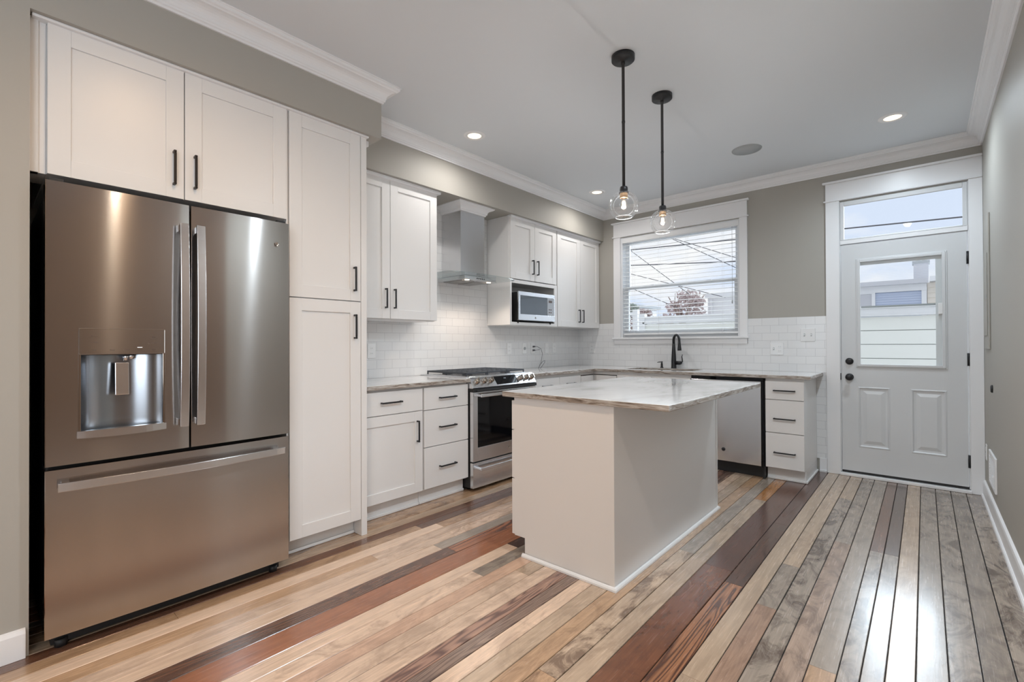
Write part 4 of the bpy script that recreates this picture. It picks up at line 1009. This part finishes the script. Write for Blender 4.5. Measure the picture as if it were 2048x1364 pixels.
# siding house
def siding(mb, xa, xb, y, z0_, z1_, e=.12):
    z = z0_
    while z < z1_-.01:
        zt_ = min(z+e, z1_); mb.prism([(y, z), (y+.3, z), (y+.3, zt_), (y+.022, zt_)], 'x', xa, xb); z += e
h = thing('neighbour_house', (2.6, 12, -.3), 'blue grey clapboard house with white trim behind the back door glass', 'house')
mb = MB(); siding(mb, 1.2, 3.34, 12, -.25, 2.62, .065); mb.box(1.2, 3.34, 12.3, 17, -.25, 2.62); obj('wall', mb, 'blue_sid', h)
obj('corner_board', MB().box(3.34, 3.45, 11.96, 12.1, -.25, 2.66), 'white_ext', h)
obj('frieze', MB().box(1.2, 3.45, 11.93, 12.05, 2.62, 2.80), 'white_ext', h); obj('roof', MB().box(1.0, 3.455, 11.7, 17, 2.80, 2.92), 'roofing', h)
w_ = obj('window_trim', MB().box(1.90, 2.33, 11.94, 12.0, 2.18, 2.25).box(1.90, 2.33, 11.94, 12.0, 2.60, 2.67).box(2.25, 2.33, 11.94, 12.0, 2.25, 2.60).box(1.4, 1.48, 11.94, 12.0, 2.18, 2.67).box(1.48, 1.90, 11.94, 12, 2.60, 2.67), 'white_ext', h)
obj('pane', MB().box(1.48, 2.25, 11.97, 11.99, 2.25, 2.60), 'roofing', w_)
ch = thing('chimney', (3.46, 14, 2.9), 'grey brick chimney rising behind the neighbouring roof', 'chimney')
obj('stack', MB().box(3.15, 3.50, 14.0, 14.5, 2.92, 3.62), plain('grey_brick', (.60, .60, .63, 1), .8), ch); obj('crown', MB().box(3.12, 3.53, 13.97, 14.53, 3.62, 3.70), 'grille', ch)
for x in (3.25, 3.40): obj('flue_pot', MB().cyl((x, 14.25, 3.70), .06, .12), 'grille', ch)
h = thing('neighbour_house', (5.3, 12, -.3), 'cream clapboard house right of the blue grey one', 'house')
mb = MB(); siding(mb, 3.46, 7.5, 12.02, -.25, 2.84, .14); mb.box(3.46, 7.5, 12.32, 17, -.25, 2.84); obj('wall', mb, 'cream_sid', h)
obj('roof', MB().box(3.51, 7.6, 11.75, 17, 2.84, 2.97), 'white_ext', h)
h = thing('neighbour_house', (-.6, 10.5, -.3), 'flat roofed white building at the right edge of the window view', 'house')
obj('wall', MB().box(-1.72, .9, 10, 15, -.25, 2.62), 'white_ext', h); obj('roof', MB().box(-1.78, .95, 9.9, 15.1, 2.62, 2.74), 'white_ext', h)
obj('downpipe', MB().cyl((-1.60, 9.95, -.25), .04, 2.8), 'white_ext', h)
def tree(x, y, z, w, hgt, n, mat, label, seed):
    rn = random.Random(seed); t = thing('tree', (x, y, -.25), label, 'tree', None)
    mb = MB().tube([(x, y, -.25), (x+.03, y, z-hgt*.4), (x, y, z)], [.10, .07, .03], 8)
    for k in range(9):
        a = rn.random()*6.28; mb.tube([(x, y, z-hgt*.45), (x+.5*w*math.cos(a)*.5, y+.4*w*math.sin(a), z), (x+.5*w*math.cos(a)*.9, y+.4*w*math.sin(a), z+hgt*.35)], [.035, .02, .006], 5)
    obj('trunk', mb, 'bark', t)
    mb = MB(); lobes = [(.25, .2, .5), (-.1, -.2, .5), (.45, .5, .35), (-.6, -.55, .38), (.1, .65, .3), (.65, -.25, .35), (-.35, .15, .3), (.7, .3, .22)]
    for k in range(n):
        lb = lobes[int(rn.random()**1.3*len(lobes))]; q = Vector((rn.gauss(0, 1), rn.gauss(0, 1), rn.gauss(0, 1))).normalized()*rn.random()**.4
        p = Vector((x+w*.5*lb[0]+q.x*lb[2]*w*.5, y+q.y*lb[2]*w*.4, z+hgt*.5*lb[1]+q.z*lb[2]*hgt*.5))
        s_ = .035+.04*rn.random(); u = Vector((rn.gauss(0, 1), rn.gauss(0, 1), rn.gauss(0, 1))).normalized(); v = u.orthogonal().normalized()
        mb.face([tuple(p-u*s_), tuple(p+v*s_*.5), tuple(p+u*s_), tuple(p-v*s_*.5)])
    obj('foliage', mb, mat, t)
tree(-2.25, 9.2, 2.25, 1.55, 1.25, 1000, 'leaf', 'pale reddish leafy tree seen through the window beside the white building', 4)
tree(-3.12, 8.2, 2.0, .8, .5, 700, 'leaf', 'low reddish bush left of the taller tree beyond the fence', 5)
tree(-4.05, 9.4, 2.2, .7, .7, 500, 'leaf2', 'small grey green tree at the left of the window view', 6)
h = thing('neighbour_house', (-5.2, 11, -.3), 'small white shed at the left edge of the window view', 'house')
obj('wall', MB().box(-6.4, -4.75, 10.8, 13, -.25, 2.55), 'white_ext', h); obj('roof', MB().box(-6.5, -4.65, 10.6, 13.2, 2.55, 2.65), 'grille', h)
def cable_(a, b_, e0, e1, label, r=.010):
    a, b_ = Vector(a), Vector(b_); d_ = b_-a
    o = obj('utility_cable', MB().tube([a-d_*e0, b_+d_*e1], r, 6), 'cable'); tag(o, label, 'cable', None)
cable_((-1.992, 8, 4.161), (-.695, 8, 3.391), 3, .6, 'overhead cable slanting steeply across the upper window')
cable_((-1.993, 8.2, 4.20), (-.343, 8.2, 3.45), 3, .3, 'fainter overhead cable slanting gently across the upper window')
cable_((-3.268, 8, 3.971), (-2.0, 8, 2.93), 2, .35, 'overhead cable dropping steeply at the left of the window')
cable_((-3.271, 8.4, 3.62), (-.319, 8.4, 3.39), 3, 6, 'thick nearly level overhead cable across the window', .016)
cable_((-2.983, 8, 2.717), (-2.048, 8, 2.274), 2, .3, 'low overhead cable slanting at the left of the window')
cable_((-1.599, 7.8, 2.74), (-.778, 7.8, 2.47), 2, .3, 'low overhead cable running down to the white building')
cable_((2.016, 8.1, 3.83), (3.995, 8.1, 3.745), 3, 5, 'level overhead cable seen through the transom above the door', .016)

# ------------------------------------------------------------------ groups of look-alikes
GR = {'wall_outlet': 'white outlets on the walls', 'light_switch': 'white switch plates', 'base_cabinet': 'white base cabinets', 'wall_cabinet': 'white wall cabinets',
      'countertop': 'pale stone countertops', 'utility_cable': 'overhead cables outside', 'neighbour_house': 'houses beyond the fence', 'tree': 'trees beyond the fence'}
for o in scene.objects:
    k = o.name.split('.')[0]
    if o.parent is None and k in GR and 'label' in o: o['group'] = GR[k]
